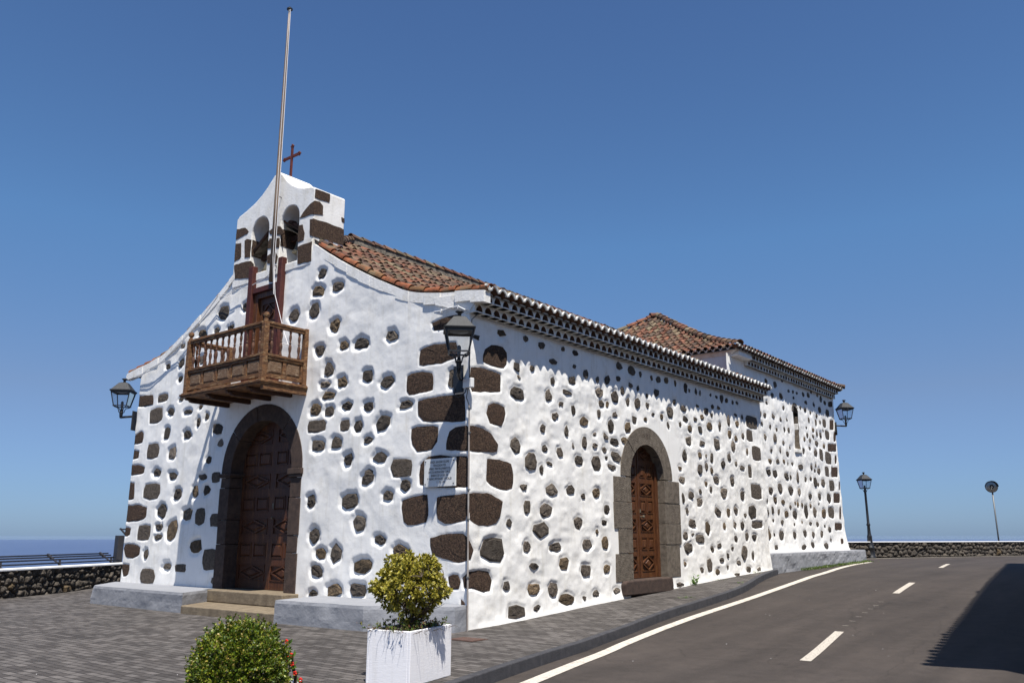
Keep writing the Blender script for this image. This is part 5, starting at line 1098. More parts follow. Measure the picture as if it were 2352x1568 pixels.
# the corner lantern is carried by a bent arm from its plate on the front wall
for o in list(bpy.data.objects):
    if o.name in ('arm','wall_plate') and o.parent and o.parent.name == 'wall_lantern': bpy.data.objects.remove(o)
cl = bpy.data.objects['wall_lantern']
mb = MB(); mb.lathe((0,0,0), [(.03,-.04),(.04,-.0),(.045,.05),(.05,.10),(.06,.12),(.04,.14),(.03,.2)], 10)
mb.tube([(0,0,.02),(-.02,.02,-.06),(-.10,.12,-.10),(-.24,.30,-.10),(-.40,.485,-.06)], [.035,.04,.04,.04,.045], 10); mb.build('arm','iron',cl)
mb = MB(); mb.box((-.58,.500,-.33),(-.33,.485,.19)); 
for x,z in ((-.545,.14),(-.36,-.27),(-.36,.14)): mb.tube([(x,.485,z),(x,.470,z)], .014, 8)
mb.build('wall_plate','iron',cl,bevel=.003)
wall_lantern((-12.82,-.24,4.86), rad(210), .42, 'iron lantern at the far left corner of the front wall', 0)
wall_lantern((-.48,24.26,6.10), rad(40), .45, 'iron lantern on the far rear corner above the road', 0)

# junction box and conduit at the corner
t = thing('electrical_conduit', 'pale conduit pipe running down the church corner from a white junction box', 'conduit', (.02,-.05,0))
mb = MB(); x, y = .0, -.0
mb.tube([(.055,-.01,.0),(.05,-.015,1.5),(.05,-.02,3.0),(.045,-.02,3.95)], .016, 10); mb.build('pipe','pipe',t)
for z in (.9,1.9,2.42,3.45,3.9): mb = MB(); mb.tube([(.052,-.015,z-.012),(.052,-.015,z+.012)], .030, 10); mb.build('clip','galv',t)
mb = MB(); mb.box((-.09,-.06,4.28),(.13,.02,4.46)); mb.build('junction_box','box',t,bevel=.012)
mb = MB(); mb.tube([(.045,-.02,3.95),(.0,-.05,4.1),(.02,-.03,4.28)],.009,6); mb.tube([(-.28,-.04,4.30),(-.25,-.12,4.16),(-.12,-.12,4.10),(-.02,-.06,4.2),(0,-.04,4.3)],.011,6); mb.tube([(.02,.0,4.46),(.03,.0,5.0),(.05,.02,5.6),(.16,.1,5.72)],.010,6); mb.build('cable','iron',t)
t = thing('cable', 'thin white cable stapled under the front eave above the corner lantern', 'cable', (-.6,-.03,5.85))
mb = MB(); mb.tube([(-.30,-.03,.05),(-.1,-.035,.035),(.15,-.04,.06),(.35,-.04,.05),(.55,-.05,-.06)], .014, 8); 
for x in (-.1,.35): mb.box((x-.012,-.055,.0),(x+.012,-.01,.075))
mb.build('wire','cable',t)
# cable along the left verge
t = thing('cable', 'grey twin cable following the left roof slope down to the corner lantern', 'cable', (-8.4,-.05,8.0))
mb = MB(); rg = random.Random(5)
pts = []; c = 1.0
for (x,z) in [(-6.15,7.86),(-6.6,7.72),(-7.2,7.62),(-7.8,7.66),(-8.2,7.62),(-8.6,7.66)]: pts.append((x+8.4,-.06,z-8.0))
for i in range(1,12):
    x = -8.6-i*.36; z = R(abs(x-CX))-.36; pts.append((x+8.4,-.05-.012*math.sin(i*1.7),z-8.0+.02*math.sin(i*2.3)))
mb.tube(pts, .011, 6); mb.tube([(p[0],p[1]-.012,p[2]-.045-.02*math.sin(i*1.3)) for i,p in enumerate(pts[3:])], .010, 6); mb.build('wire','cable',t)
for i in range(6,len(pts),3): pass
# cable along the side wall under the cornice
t = thing('cable', 'grey wire sagging along the foot of the side cornice', 'cable', (.02,7,5.7))
mb = MB(); mb.tube([(.03,-6.9+i*.69,.01-.02*abs(math.sin(i*1.9))) for i in range(20)], .008, 5); mb.build('wire','pipe',t)

# plaque
t = thing('plaque', 'grey marble plaque engraved in Spanish beside the corner of the church', 'plaque', (-.655,-.06,2.50))
mb = MB(); mb.box((-.40,-.012,0),(.40,.020,.52)); mb.build('slab','marble',t,bevel=.004)
for x in (-.36,.36):
    for z in (.05,.47): mb = MB(); mb.tube([(x,-.012,z),(x,-.028,z)], .010, 8); mb.build('bolt','iron',t)
lines = ["PLAZA SAN BARTOLOME","REALIZADA POR","ISMAEL MARTIN (PARROCO)","EN COLABORACION CON EL","BARRIO DE LA GALGA","Y VARIAS ENTIDADES OFICIALES","       1 - 10 - 1976"]
for i, l in enumerate(lines):
    text_mesh('inscription', l, .062, Matrix.Translation((0,-.0145,.435-i*.062)) @ Matrix.Rotation(rad(90),4,'X'), 'ink', t, extr=.001, space=1.05, xs=.66)

# flagpole
t = thing('flagpole', 'tall bare wooden flagpole leaning slightly on the front of the bell gable', 'flagpole', (-6.26,-.16,7.55))
mb = MB(); mb.tube([(0,0,0),(-.01,0,2.2),(-.02,0,4.4),(-.02,0,6.4),(-.01,0,7.40)], [.058,.054,.044,.036,.03], 12); mb.build('pole','pole',t,smooth=True)
mb = MB(); mb.tube([(-.01,0,7.40),(-.01,0,7.43)], .075, 12); mb.tube([(-.01,0,7.43),(-.01,0,7.47)], .035, 10); mb.tube([(.02,-.02,7.36),(.09,-.02,7.34)],.012,6); mb.build('pole_cap','iron',t)
mb = MB()
for z in (.42,2.2): mb.bar((-.12,.02,z),(.06,.02,z),.016,.016); mb.bar((0,.02,z),(0,.16,z),.016,.016)
mb.build('bracket','iron',t)
mb = MB(); 
top = Vector((.07,-.03,7.36)); a = Vector((.16,-.05,.28)); b = Vector((1.28,-.16,-1.50)); b2 = Vector((.34,-.10,-.42))
mb.tube([top, top.lerp(a,.5)+Vector((.015,0,0)), a, b2, Vector((.80,-.10,-1.42)), Vector((1.0,-.12,-1.72))], .0065, 6); mb.tube([top+Vector((-.03,-.02,0)), (top+a)/2+Vector((-.055,-.02,0)), a+Vector((-.05,-.02,.3)), b2+Vector((-.03,-.02,.02))], .005, 6)
mb.tube([(1.0,-.12,-1.72),(1.06,-.2,-1.74),(1.0,-.3,-1.71),(1.1,-.34,-1.78),(1.02,-.34,-1.9)],.008,6)
mb.build('halyard','rope',t)

# ------------------------------------------------------------------ dry stone parapets
def rockface(name, pts, zb, zt, cell, res, label, seed, cap_w=.42, cap_h=.055, group=None):
    """pts: polyline with the visible side on its right hand; rocks are piled between zb and zt"""
    P2 = [Vector(p) for p in pts]; seg = []; L = 0
    for a, b in zip(P2, P2[1:]): seg.append((L, a, b)); L += (b-a).length
    nu = int(L/res); nv = int((max(zt(L*0),zt(L))-zb(0)+.1)/res*1.0); U = np.linspace(0, L, nu); 
    t = np.linspace(0,1,max(nv,8)); zbs = np.array([zb(u) for u in U]); zts = np.array([zt(u) for u in U])
    ZZ = zbs[:,None]*(1-t)+zts[:,None]*t; UU = np.repeat(U[:,None], len(t), 1)
    wu = UU+.06*(vnoise(UU*6,ZZ*6,seed)-.5); wz = ZZ+.06*(vnoise(UU*6+9,ZZ*6,seed+1)-.5)
    def hsh(a,b,s): 
        n = (a*374761393+b*668265263+s*974634777) & 0x7fffffff; n = ((n^(n>>13))*1274126177) & 0x7fffffff; return ((n^(n>>16)) & 0xffff)/65535.
    gx = wu/cell; gy = wz/(cell*.72); f1 = np.full(UU.shape, 9.); f2 = np.full(UU.shape, 9.); idn = np.zeros(UU.shape)
    ix = np.floor(gx).astype(np.int64); iy = np.floor(gy).astype(np.int64)
    for dx in (-1,0,1):
        for dy in (-1,0,1):
            a, b = ix+dx, iy+dy; px = a+.5+.8*(hsh(a,b,seed)-.5)+.25*(b%2); py = b+.5+.7*(hsh(a,b,seed+1)-.5); sc = .8+.5*hsh(a,b,seed+3)
            d = np.hypot(gx-px, gy-py)/sc; n_ = hsh(a,b,seed+2)
            c = d < f1; f2 = np.where(c, f1, np.minimum(f2, d)); idn = np.where(c, n_, idn); f1 = np.where(c, d, f1)
    e = np.clip((f2-f1)/.42, 0, 1); h = .13*np.sqrt(e)*(.65+.6*idn) + .03*(vnoise(UU*16,ZZ*16,seed+5)-.5) + .02*(vnoise(UU*38,ZZ*38,seed+6)-.5)
    X = np.zeros_like(UU); Y = np.zeros_like(UU)
    for (l0, a, b) in seg:
        l = (b-a).length; d = (b-a)/l; nx, ny = d.y, -d.x; m_ = (UU >= l0-1e-6) & (UU <= l0+l+1e-6); tt = UU-l0
        X = np.where(m_, a.x+d.x*tt+nx*(h-.10), X); Y = np.where(m_, a.y+d.y*tt+ny*(h-.10), Y)
    V = np.stack([X,Y,ZZ],-1).reshape(-1,3); idx = np.arange(nu*len(t)).reshape(nu,len(t))
    F = np.stack([idx[:-1,:-1],idx[1:,:-1],idx[1:,1:],idx[:-1,1:]],-1).reshape(-1,4)
    base = np.stack([.075+.07*idn, .066+.058*idn, .057+.045*idn], -1); sp = (idn > .965); base[sp] = [.15,.11,.065]; base *= np.clip(.35+e*1.1,0,1)[...,None]**.0
    gap = (e < .10); base[gap] = [.02,.017,.015]
    tp = thing(name, label, 'wall', (P2[0].x, P2[0].y, 0), 0, group); inv = Matrix.Translation((-P2[0].x,-P2[0].y,0))
    o = npmesh('stonework', V, F, ['rockwall'], smooth=True, col=base.reshape(-1,3)); o.parent = tp; o.matrix_parent_inverse = inv
    for nm, mname, o0, o1, za, zc in (('core','mortar',-.14,-.38,-.3,0),('coping','coping',.035,-cap_w,0,cap_h)):
        mb = MB(); vs = []; K = 0; n = max(8, int(L/.5)); rg = random.Random(seed)
        for i in range(n+1):
            u = L*i/n; 
            for (l0,a,b) in seg:
                if u <= l0+(b-a).length+1e-6: d = (b-a).normalized(); p = a+d*(u-l0); break
            z = zt(u); j = rg.uniform(-.006,.006)
            A_ = p+Vector((d.y,-d.x))*(o0+j); B_ = p+Vector((d.y,-d.x))*o1; lo = zb(u)-.2 if nm == 'core' else z
            vs += [(A_.x,A_.y,lo),(A_.x,A_.y,z+zc+j*.3),(B_.x,B_.y,z+zc),(B_.x,B_.y,lo)]
        fs = [(4*i+k,4*i+(k+1)%4,4*i+4+(k+1)%4,4*i+4+k) for i in range(n) for k in range(4)]+[(0,1,2,3),(4*n+3,4*n+2,4*n+1,4*n)]
        mb.add(vs, fs); o = mb.build(nm, mname, tp, bevel=.012 if nm == 'coping' else 0); o.matrix_parent_inverse = inv
    return tp
dl = Vector((-16.51+14.52, 1.29+2.08)).normalized(); q0 = Vector((-14.52,-2.08))
pl_ = [q0-dl*9, q0+dl*9]
rockface('parapet_wall', [tuple(p) for p in reversed(pl_)][::-1], lambda u: -.03, lambda u: .70, .24, .022, 'black dry stone parapet with whitewashed coping at the left edge of the plaza', 3)
rockface('parapet_wall', [(-6.5,20.5),(-3.6,24.9),(-1.75,27.75),(-.98,29.6),(.95,32.5),(3.5,37.9),(7.0,44.0)], lambda u: .70, lambda u: 1.33, .27, .035, 'black dry stone parapet with white coping beyond the bend in the road', 13, cap_w=.35, cap_h=.04)
# white line at its foot
mb = MB(); LF = [(-1.55,27.6),(-.80,29.35),(1.13,32.3),(3.7,37.8),(6.9,43.5)]; LF = smooth(LF,1)
ribbon(mb, LF, offs(LF, .14), lambda p: Gf(p[1])-.134); tag(mb.build('road_far_line','line'), kind='structure')

# sloping tube rail outside the left parapet
nl = Vector((-dl.y, dl.x)); nl = nl if nl.x < 0 else -nl
t = thing('tube_railing', 'dark tubular railing leaning outwards beyond the left parapet', 'railing', (q0.x, q0.y, 0))
W_ = lambda u, o, z: (dl.x*u+nl.x*o, dl.y*u+nl.y*o, z)
GP = 6.15
for o, z, r_ in ((1.05,1.045,.022),(.95,.985,.022),(.84,.915,.024),(.62,.825,.022)):
    mb = MB(); mb.tube([W_(-9,o,z),W_(GP-.1,o,z)], r_, 8); mb.build('rail','steel',t,smooth=True)
for u in (-7.1,-4.3,-1.6,.62,3.05,5.6):
    mb = MB(); mb.bar(W_(u,.5,.70),W_(u+.05,1.07,1.05),.06,.03); mb.bar(W_(u+.05,.90,.93),W_(u+.05,1.09,1.07),.09,.06); mb.bar(W_(u,.62,.2),W_(u,.62,.9),.05,.05); mb.build('post','steel',t)
t = thing('metal_gate_post', 'tall dark square metal post with mesh fencing behind the left corner of the church', 'fence', (q0.x, q0.y, 0))
mb = MB(); a = W_(GP,.75,0); mb.bar((a[0],a[1],.2),(a[0],a[1],1.63),.26,.20); mb.build('post','steel',t,bevel=.01)
mb = MB()
for (o,z) in ((.75,1.62),(.9,1.72),(1.1,1.84),(.62,1.44)): mb.tube([W_(GP+.5,o,z),W_(GP+4.2,o,z+.03)], .024, 8)
mb.bar(W_(GP+.5,.6,1.40),W_(GP+.6,1.15,1.87),.06,.04); mb.bar(W_(GP+.5,.7,.3),W_(GP+.5,.7,1.45),.05,.05)
mb.build('rail','steel',t)
mb = MB()
for i in range(14): mb.tube([W_(GP+.55,.7,.55+i*.065),W_(GP+2.8,.7,.55+i*.065)], .003, 4)
for i in range(24): mb.tube([W_(GP+.55+i*.09,.7,.5),W_(GP+.55+i*.09,.7,1.43)], .003, 4)
mb.build('mesh','steel',t)

# ------------------------------------------------------------------ street lamp, mirror, cover
t = thing('street_lamp', 'black cast iron street lamp standing against the far parapet', 'street lamp', (-1.30,28.95,Gf(28.95)-.14))
mb = MB(); mb.lathe((0,0,0), [(.21,0),(.21,.05),(.17,.09),(.165,.42),(.19,.45),(.16,.50),(.12,.62),(.105,.92),(.115,.95),(.095,1.0),(.075,1.1),(.062,1.42),(.085,1.46),(.085,1.50),(.058,1.55),(.052,2.2),(.05,2.9),(.062,3.0),(.05,3.04),(.045,3.12)], 14); mb.build('column','iron',t,smooth=True)
lantern_head(t, .80, 3.86)
t = thing('traffic_mirror', 'round convex traffic mirror on a thin grey pole beyond the parapet', 'mirror', (2.34,38.60,.3))
mb = MB(); mb.tube([(0,0,0),(0,0,3.6)], .038, 10); mb.build('pole','galv',t,smooth=True)
mb = MB(); N = 24
def disc(rr, y, n=24): return [(rr*math.cos(2*math.pi*k/n), y, rr*math.sin(2*math.pi*k/n)) for k in range(n)]
rings = [disc(.10,-.065),disc(.20,-.050),disc(.285,-.03)]; vs = [p for r_ in rings for p in r_]+[(0,-.082,0)]
fs = [(i*N+k,i*N+(k+1)%N,(i+1)*N+(k+1)%N,(i+1)*N+k) for i in range(2) for k in range(N)]+[(k,(k+1)%N,3*N) for k in range(N)]
mb.add(vs, fs); 
mir = bpy.data.materials.new('mirror_glass'); mir.use_nodes = True; b_ = mir.node_tree.nodes['Principled BSDF']; b_.inputs['Metallic'].default_value = .9; b_.inputs['Base Color'].default_value = (.30,.29,.27,1); b_.inputs['Roughness'].default_value = .32; M['mirror'] = mir
o = mb.build('mirror_face','mirror',t,smooth=True); o.location = (0,-.06,3.82); o.rotation_euler = (0,0,rad(20))
mb = MB(); vs = disc(.275,-.03)+disc(.30,-.02)+disc(.30,.04)+disc(.2,.07); fs = [(i*N+k,i*N+(k+1)%N,(i+1)*N+(k+1)%N,(i+1)*N+k) for i in range(3) for k in range(N)]+[tuple(3*N+k for k in range(N))]
mb.add(vs, fs)
vs = [(.31*math.cos(a),y,.31*math.sin(a)) for a in [math.pi*k/12 for k in range(13)] for y in (-.16,.04)]; mb.add(vs, [(2*k,2*k+1,2*k+3,2*k+2) for k in range(12)])
o = mb.build('mirror_frame','steel',t); o.location = (0,-.06,3.82); o.rotation_euler = (0,0,rad(20))
t = thing('utility_cover', 'rusty rectangular utility cover set in the pavement by the church corner', 'utility cover', (.90,-.98,.004))
mb = MB(); mb.box((-.26,-.2,0),(.26,.2,.006)); mb.build('frame','rust',t,bevel=.002)
mb = MB(); mb.box((-.23,-.17,.007),(.23,.17,.012)); mb.build('lid','rust',t,bevel=.002)

# ------------------------------------------------------------------ plants
def leaves(name, P0_, N0_, size, width, colf, parent, seed, edge=None):
    """every leaf: two or four quads folded along the midrib; P0_ positions, N0_ growth directions"""
    rg = np.random.default_rng(seed); n = len(P0_); D = N0_/np.linalg.norm(N0_,axis=1)[:,None]
    Rn = rg.normal(size=(n,3)); S_ = np.cross(D, Rn); S_ /= np.linalg.norm(S_,axis=1)[:,None]; U = np.cross(S_, D)
    L = size*rg.uniform(.7,1.25,n)[:,None]; W = width*rg.uniform(.8,1.2,n)[:,None]
    cen = [P0_, P0_+D*L*.5+U*L*.06, P0_+D*L*1.0-U*L*.05]
    lft = [P0_+D*L*.18-S_*W*.35+U*L*.05, P0_+D*L*.58-S_*W*.5+U*L*.12]; rgt = [P0_+D*L*.18+S_*W*.35+U*L*.05, P0_+D*L*.58+S_*W*.5+U*L*.12]
    V = np.stack([cen[0],cen[1],cen[2],lft[0],lft[1],rgt[0],rgt[1]],1)  # n,7,3
    b = (np.arange(n)*7)[:,None]
    F = np.concatenate([b+np.array([0,1,4,3]), b+np.array([1,2,4,4])[[0,1,2,2]]*1, b+np.array([0,5,6,1]), b+np.array([1,6,2,2])],0)
    # split degenerate quads into proper ones by using a tip midpoint
    mid1 = (cen[2]+lft[1])/2; mid2 = (cen[2]+rgt[1])/2
    V = np.concatenate([V, mid1[:,None], mid2[:,None]],1); b = (np.arange(n)*9)[:,None]
    F = np.concatenate([b+np.array([0,1,4,3]), b+np.array([1,2,7,4]), b+np.array([0,5,6,1]), b+np.array([1,6,8,2])],0)
    col = np.zeros((n,9,3)); base = colf(rg, n, P0_)
    col[:] = base[:,None,:]
    if edge is not None:
        for k in (2,3,4,5,6,7,8): col[:,k,:] = edge(rg,n) 
    return npmesh(name, V.reshape(-1,3), F, ['leaf'], parent, smooth=False, col=col.reshape(-1,3))
ang = math.atan2(.975,-.22)-math.pi/2
def planter(loc, label):
    """origin at the front corner on the ground; local y runs along the long side, -x along the short one"""
    t = thing('planter', label, 'planter', loc, ang, 'white rectangular planters')
    L, W, H = .90, .58, .577; th = .035; vs = []
    mb = MB(); mb.box((-W,0,.0),(-W+th,L,H)); mb.box((-th,0,0),(0,L,H)); mb.box((-W+th,0,0),(-th,th,H)); mb.box((-W+th,L-th,0),(-th,L,H)); mb.box((-W+th,th,.02),(-th,L-th,.05))
    o = mb.build('box','pottery',t,bevel=.006)
    mb = MB(); rg = random.Random(2); nx, ny = 8, 12; vs = [(-W+th+(W-2*th)*i/nx, th+(L-2*th)*j/ny, H-.05+rg.uniform(-.012,.015)) for j in range(ny+1) for i in range(nx+1)]
    mb.add(vs, [(j*(nx+1)+i,j*(nx+1)+i+1,(j+1)*(nx+1)+i+1,(j+1)*(nx+1)+i) for j in range(ny) for i in range(nx)]); mb.build('soil','soil',t,smooth=True)
    return t
pa = planter((3.25,-4.58,0), 'white rough-coated planter box holding the yellow variegated shrub')
e1 = np.array([-.22,.975,0]); e2 = np.array([-.975,-.22,0]); P1b = np.array([4.87,-7.29,0])
pb = planter(tuple(P1b-e1*.90), 'white planter box with the round green box bush, cut by the bottom of the view')
# variegated shrub
base = np.array([3.25,-4.58,.54])+e1*.45+e2*.29
def shrub():
    t = thing('variegated_shrub', 'round-headed shrub with yellow-edged green leaves on bare twisting stems', 'shrub', tuple(base))
    rg = random.Random(12); nr = np.random.default_rng(12); mb = MB(); tips = []
    def grow(p, d, r, n, lvl):
        pts = [p]; 
        for i in range(n):
            d = (d+Vector((rg.uniform(-.35,.35),rg.uniform(-.35,.35),rg.uniform(-.05,.22)))).normalized(); p = p+d*.055; pts.append(p)
        mb.tube(pts, [r*(1-.4*i/n) for i in range(n+1)], 5)
        if lvl == 0: tips.append((p,d)); tips.append((pts[-2],d)); return
        for k in range(rg.randint(3,4)):
            a = rg.uniform(0,6.28); nd = (d*.7+Vector((math.cos(a),math.sin(a),rg.uniform(-.1,.45)))*.8).normalized(); grow(pts[rg.randint(max(1,n-3),n)], nd, r*.62, rg.randint(2,4), lvl-1)
    for k in range(5):
        a = k*1.26; grow(Vector((.03*math.cos(a),.03*math.sin(a),-.02)), Vector((.30*math.cos(a),.30*math.sin(a),1)).normalized(), .014, 5, 3)
    # fit twig tips into the crown
    PP = np.array([tuple(a) for a,_ in tips]); 
    o = mb.build('stem','bark',t)
    cz = .47; rx, rz_ = .43, .36
    pos = []; dr = []
    # leaf rosettes: crown shell plus interior, flat-bottomed
    while len(pos) < 820:
        q = nr.normal(size=3); q /= np.linalg.norm(q); r_ = nr.uniform(.55,1.0)**.5
        lump = 1+.13*math.sin(5*math.atan2(q[1],q[0])+1)+.10*math.sin(7*q[2]+2)
        c = np.array([q[0]*rx,q[1]*rx,q[2]*rz_])*r_*lump
        if q[2] < -.25 and nr.random() < .72: continue
        if abs(c[2]+.02) < .05 and nr.random() < .3: continue
        pos.append(c+[0,0,cz]); dr.append(q*[1,1,.8]+[0,0,.45])
    pos = np.array(pos); dr = np.array(dr); mb = MB()
    for c in pos[::2]:
        k = PP[np.argmin(((PP-c)**2).sum(1))]; mid = (k+c)/2+nr.normal(size=3)*.012; mb.tube([tuple(k),tuple(mid),tuple(c)], [.0045,.0035,.002], 4)
    mb.build('twig','bark',t)
    LP = []; LD = []
    for c, d in zip(pos, dr):
        d = d/np.linalg.norm(d); n = nr.integers(9,15)
        for i in range(n):
            v = nr.normal(size=3); v -= d*v.dot(d)*.6; v /= np.linalg.norm(v); LP.append(c-d*nr.uniform(0,.05)); LD.append(v*.9+d*.65)
    def cf(rg_, n, p): g = rg_.uniform(.7,1.35,n)[:,None]; return np.array([[.075,.105,.02]])*g
    def ef(rg_, n): g = rg_.uniform(.7,1.15,n)[:,None]; return np.array([[.52,.43,.06]])*g
    leaves('foliage', np.array(LP), np.array(LD), .050, .027, cf, t, 3, ef)
shrub()
# low plants round its foot
def lowplants():
    t = thing('trailing_plants', 'low green and reddish trailing plants with dry stalks filling the top of the planter', 'plants', tuple(base)); nr = np.random.default_rng(5)
    LP = []; LD = []; mb = MB()
    for i in range(210):
        u = nr.uniform(-.24,.24); v = nr.uniform(-.44,.44); p = e2*u+e1*v; edge = max(abs(u)/.24, abs(v)/.44); 
        h = nr.uniform(.03,.12)*(1.5 if nr.random() < .2 else 1); lean = (e2*u*1.0+e1*v*.4)*.28+nr.normal(size=3)*.05; lean[2] = 0
        a = Vector(p); b = Vector(p+lean*.5+[0,0,h*.8]); c = Vector(p+lean+[0,0,h*(.9 if nr.random() < .7 else .3)]); mb.tube([a,b,c],[.0025,.002,.0012],4)
        if nr.random() < .85:
            for k in range(nr.integers(5,12)):
                s_ = nr.uniform(.3,1); q = np.array(b.lerp(c, s_)); LP.append(q); LD.append(nr.normal(size=3)+[0,0,.7])
    for i in range(45):  # dry stalks spilling over the rim
        v = nr.uniform(-.45,.45); sd = 1 if nr.random() < .5 else 0; p = (e2*-.27+e1*v) if sd else (e1*-.42+e2*nr.uniform(-.27,.27)); o_ = -e2 if sd else -e1
        a = Vector(p); b = Vector(p+o_*nr.uniform(.03,.09)+np.array([0,0,nr.uniform(.01,.06)])+nr.normal(size=3)*.02); c = Vector(np.array(b)+o_*nr.uniform(0,.05)+[0,0,-nr.uniform(.0,.09)]+nr.normal(size=3)*.02); mb.tube([a,b,c],[.002,.0018,.001],4)
    mb.build('stalk','bark',t)
    def cf(r_, n, p): g = r_.uniform(.6,1.3,n)[:,None]; k = r_.random(n)[:,None]; return np.where(k < .22, np.array([[.20,.09,.04]]), np.where(k < .5, np.array([[.16,.17,.03]]), np.array([[.07,.13,.02]])))*g
    leaves('foliage', np.array(LP), np.array(LD), .026, .014, cf, t, 8)
lowplants()
# box bush
def bush():
    c0 = P1b-e1*.42+e2*.20+np.array([-.005,.0,0]); c0[2] = .54
    t = thing('box_bush', 'dense clipped round box bush with small glossy green leaves', 'shrub', tuple(c0)); nr = np.random.default_rng(21)
    mb = MB(); 
    for i in range(14):
        a = nr.uniform(0,6.28); r_ = nr.uniform(.1,.3); mb.tube([(0,0,-.04),(math.cos(a)*r_*.4,math.sin(a)*r_*.4,.12),(math.cos(a)*r_,math.sin(a)*r_,.30)],[.012,.008,.003],5)
    mb.build('stem','bark',t)
    LP = []; LD = []; R0, RZ, CZ = .325, .335, .12
    for i in range(9000):
        q = nr.normal(size=3); q /= np.linalg.norm(q)
        if q[2] < -.6: continue
        LP.append(q*[R0,R0,RZ]*nr.uniform(.45,.90)+[0,0,CZ]); LD.append(nr.normal(size=3)+q)
    for i in range(3600):
        q = nr.normal(size=3); q /= np.linalg.norm(q)
        if q[2] < -.55: continue
        a = math.atan2(q[1],q[0]); lump = 1+.05*math.sin(3*a+1+2*q[2])+.06*math.sin(7*a+5*q[2])+.05*math.sin(11*q[2]+4*a)
        sh = nr.uniform(.80,1.02)**1; tall = nr.random() < .05
        d = q+nr.normal(size=3)*.25+[0,0,.35]; d /= np.linalg.norm(d)
        b = q*[R0,R0,RZ]*lump*sh; ln = nr.uniform(.03,.055) if not tall else nr.uniform(.07,.12)
        k = int(ln/.0085)*2
        for j in range(k):
            s_ = j/k; v = nr.normal(size=3); v -= d*v.dot(d); v /= np.linalg.norm(v); LP.append(b+d*ln*(s_-.3)+[0,0,CZ]); LD.append(v*.9+d*.7)
    def cf(r_, n, p):
        g = r_.uniform(.55,1.3,n)[:,None]; k = r_.random(n)[:,None]
        return np.where(k < .10, np.array([[.32,.24,.06]]), np.where(k < .5, np.array([[.185,.215,.014]]), np.array([[.075,.125,.010]])))*g
    leaves('foliage', np.array(LP), np.array(LD), .020, .012, cf, t, 22)
bush()
# crown of thorns flowers beside it
t = thing('red_flowering_plant', 'spindly plant with small red flowers at the right edge of the box bush', 'flower', tuple(P1b-e1*.16+e2*.03+np.array([0.065,.055,.54]))); nr = np.random.default_rng(4)
mb = MB(); fl = MB(); LP = []; LD = []
for (dx,dz) in ((.0,.10),(.05,.06),(-.07,.20),(-.03,.16),(-.09,.31),(-.04,.22),(-.06,.17)):
    p = (np.array([.99*dx,.10*dx,0])*1.2); mb.tube([(0,0,-.03),(p[0]*.4,p[1]*.4,dz*.5),(p[0],p[1],dz)], [.007,.006,.003], 5)
    for k in range(5):
        a = k*1.26+dx*9; c = Vector((p[0]+.012*math.cos(a),p[1]-.015,dz+.012*math.sin(a)))
        fl.lathe(tuple(c), [(0,-.007),(.008,-.003),(.008,.003),(0,.006)], 6)
    for k in range(5): LP.append(np.array([p[0],p[1],dz-.02])); LD.append(nr.normal(size=3)+[0,0,.3])
mb.build('stem','bark',t); fl.build('flower','red',t)
leaves('foliage', np.array(LP), np.array(LD), .05, .02, lambda r_,n,p: np.tile([[.09,.17,.03]],(n,1)), t, 6)

# weeds
def weed(x, y, h, n, label, seed, spread=.06, red=False):
    z = Gf(y); t = thing('weed', label, 'weed', (x,y,z), 0, 'weeds in the pavement cracks'); nr = np.random.default_rng(seed); LP = []; LD = []
    for i in range(n): p = nr.normal(size=3)*[spread,spread*1.6,0]; p[2] = abs(nr.normal())*h*.4; LP.append(p); LD.append(nr.normal(size=3)*[1,1,.3]+[0,0,1.2])
    leaves('foliage', np.array(LP), np.array(LD), h*.5, h*.14, lambda r_,n_,p: np.array([[.10,.18,.03]])*r_.uniform(.6,1.4,n_)[:,None], t, seed)
weed(.13,8.55,.22,40,'taller weed growing at the wall foot right of the side door',1,.03)
weed(.10,9.9,.05,60,'flat weed patch at the wall foot beyond the side door',2,.10)
weed(1.25,5.9,.06,50,'small weed between the pavers near the kerb',3,.09)
weed(.95,9.4,.05,30,'tiny weed in the pavement near where the kerb bends',4,.05)
weed(.12,12.4,.07,40,'weed at the wall foot near the end of the nave',6,.08)
nr = np.random.default_rng(9); LP = []; LD = []
for i in range(2400):
    y = nr.uniform(16.5,24.2); x = -.02-.15*(y-14)/10+abs(nr.normal())*.10*(1 if nr.random() < .8 else 2.0); 
    if nr.random() > .35+.65*math.sin(y*1.9)**2: continue
    LP.append([x,y,Gf(y)-.135+abs(nr.normal())*.02]); LD.append(nr.normal(size=3)*[1,1,.3]+[0,0,1])
g = leaves('grass_verge', np.array(LP), np.array(LD), .07, .02, lambda r_,n,p: np.array([[.10,.15,.03]])*r_.uniform(.5,1.4,n)[:,None], None, 9)
tag(g, 'thin strip of grass along the foot of the rear bench', 'grass', kind='stuff')
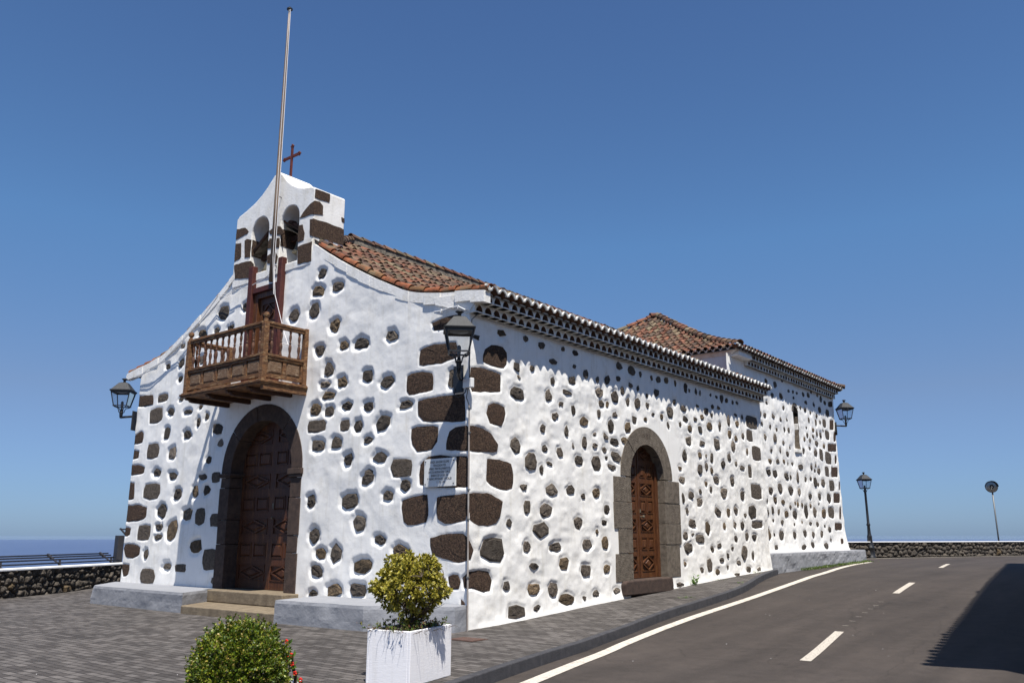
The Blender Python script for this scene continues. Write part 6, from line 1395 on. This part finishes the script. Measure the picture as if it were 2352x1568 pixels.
# fallen bits on the plaza
mb = MB(); rg = random.Random(40)
for i in range(46):
    x, y = rg.uniform(-13,2.4), rg.uniform(-9,-1.6); s_ = rg.uniform(.008,.022); a = rg.uniform(0,3.14); c_, d_ = math.cos(a)*s_, math.sin(a)*s_
    mb.add([(x-c_,y-d_,.008),(x+d_*.5,y-c_*.5,.018),(x+c_,y+d_,.010),(x-d_*.5,y+c_*.5,.016)], [(0,1,2,3)])
for i in range(26):
    x, y = rg.uniform(2.6,7), rg.uniform(-1.5,14); s_ = rg.uniform(.008,.02); a = rg.uniform(0,3.14); c_, d_ = math.cos(a)*s_, math.sin(a)*s_; z = Gf(y)-.14
    if x < float(np.interp(y,[p[1] for p in ki],[p[0] for p in ki]))+.1: continue
    mb.add([(x-c_,y-d_,z+.008),(x+d_*.5,y-c_*.5,z+.018),(x+c_,y+d_,z+.010),(x-d_*.5,y+c_*.5,z+.016)], [(0,1,2,3)])
tag(mb.build('fallen_leaves', 'tile', col=True), 'scattered dry leaves and petals on the plaza and road', 'leaves', kind='stuff')

# ------------------------------------------------------------------ house across the road, whose shadow falls on the asphalt
A = Vector((9.82,-.60)); Bp = Vector((7.06,23.9)); dv = (Bp-A).normalized(); ov = Vector((dv.y,-dv.x)); HL = (Bp-A).length; EZ = 7.25
hs_ = thing('house', 'two-storey house with tiled roof across the road, casting the shade on the asphalt', 'house', (A.x,A.y,0))
hq = lambda u, o, z: (dv.x*u+ov.x*o, dv.y*u+ov.y*o, z)
def hr(c): return EZ+1.75*min(c,5.5)/5.5*(.6+.4*min(c,5.5)/5.5)
mb = MB(); pr = [(.55,-.2),(.55,EZ+.02)]+[(.55+i*.5,hr(.55+i*.5)-.1) for i in range(1,11)]+[(10.5,EZ),(10.5,-.2)]
mb.prism(pr, lambda o,z,t: hq(.35+t,o,z), HL-.7); mb.build('wall','house',hs_)
mb = MB()
for i in range(5):
    for (z0,z1) in ((1.0,2.2),(4.3,5.5)):
        u = 3+i*4.6; mb.add([hq(u,.54,z0),hq(u+1,.54,z0),hq(u+1,.54,z1),hq(u,.54,z1),hq(u,.5,z0),hq(u+1,.5,z0),hq(u+1,.5,z1),hq(u,.5,z1)], [(0,1,2,3),(4,5,6,7),(0,1,5,4),(1,2,6,5),(2,3,7,6),(3,0,4,7)])
mb.build('window','woodlt',hs_)
mb = MB(); n = 12
for sg in (0,1):
    vs = []
    for i in range(n+1):
        c = 5.5*i/n; o = c if sg == 0 else 11-c; vs += [hq(0,o,hr(c)-.02),hq(HL,o,hr(c)-.02)]
    mb.add(vs, [(2*i,2*i+1,2*i+3,2*i+2) for i in range(n)])
mb.build('roof_deck','mortar',hs_)
mb = MB(); r = random.Random(5); k = 0; u = .1
while u < HL:
    c = -.02-r.uniform(0,.02)-(.05 if r.random() < .12 else 0)
    while c < 5.4:
        a = Vector(hq(u,min(c+.43,5.5),hr(min(max(c+.43,0),5.5))+.02)); b = Vector(hq(u,c,hr(max(c,0))+.035)); d = (b-a).normalized(); s_ = Vector((dv.x,dv.y,0)); up = s_.cross(d); up = up if up.z > 0 else -up
        mb.col = tilecol(r); arc_tile(mb, a, b, s_, up, .085, .11, n=5); c += .9 if c > 1 else .4
    u += .27
mb.build('roof_tiles','tile',hs_,col=True)
# ------------------------------------------------------------------ sea haze
hz = bpy.data.materials.new('sea_haze'); hz.use_nodes = True; t_ = hz.node_tree; t_.nodes.remove(t_.nodes['Principled BSDF'])
pv = t_.nodes.new('ShaderNodeVolumePrincipled'); pv.inputs['Color'].default_value = (.46,.62,.88,1); pv.inputs['Density'].default_value = 3.5e-6; pv.inputs['Anisotropy'].default_value = 0.0
t_.links.new(pv.outputs[0], t_.nodes['Material Output'].inputs['Volume']); M['haze'] = hz
mb = MB(); mb.box((-98000,-98000,-322),(98000,98000,17)); tag(mb.build('haze','haze'), kind='stuff')
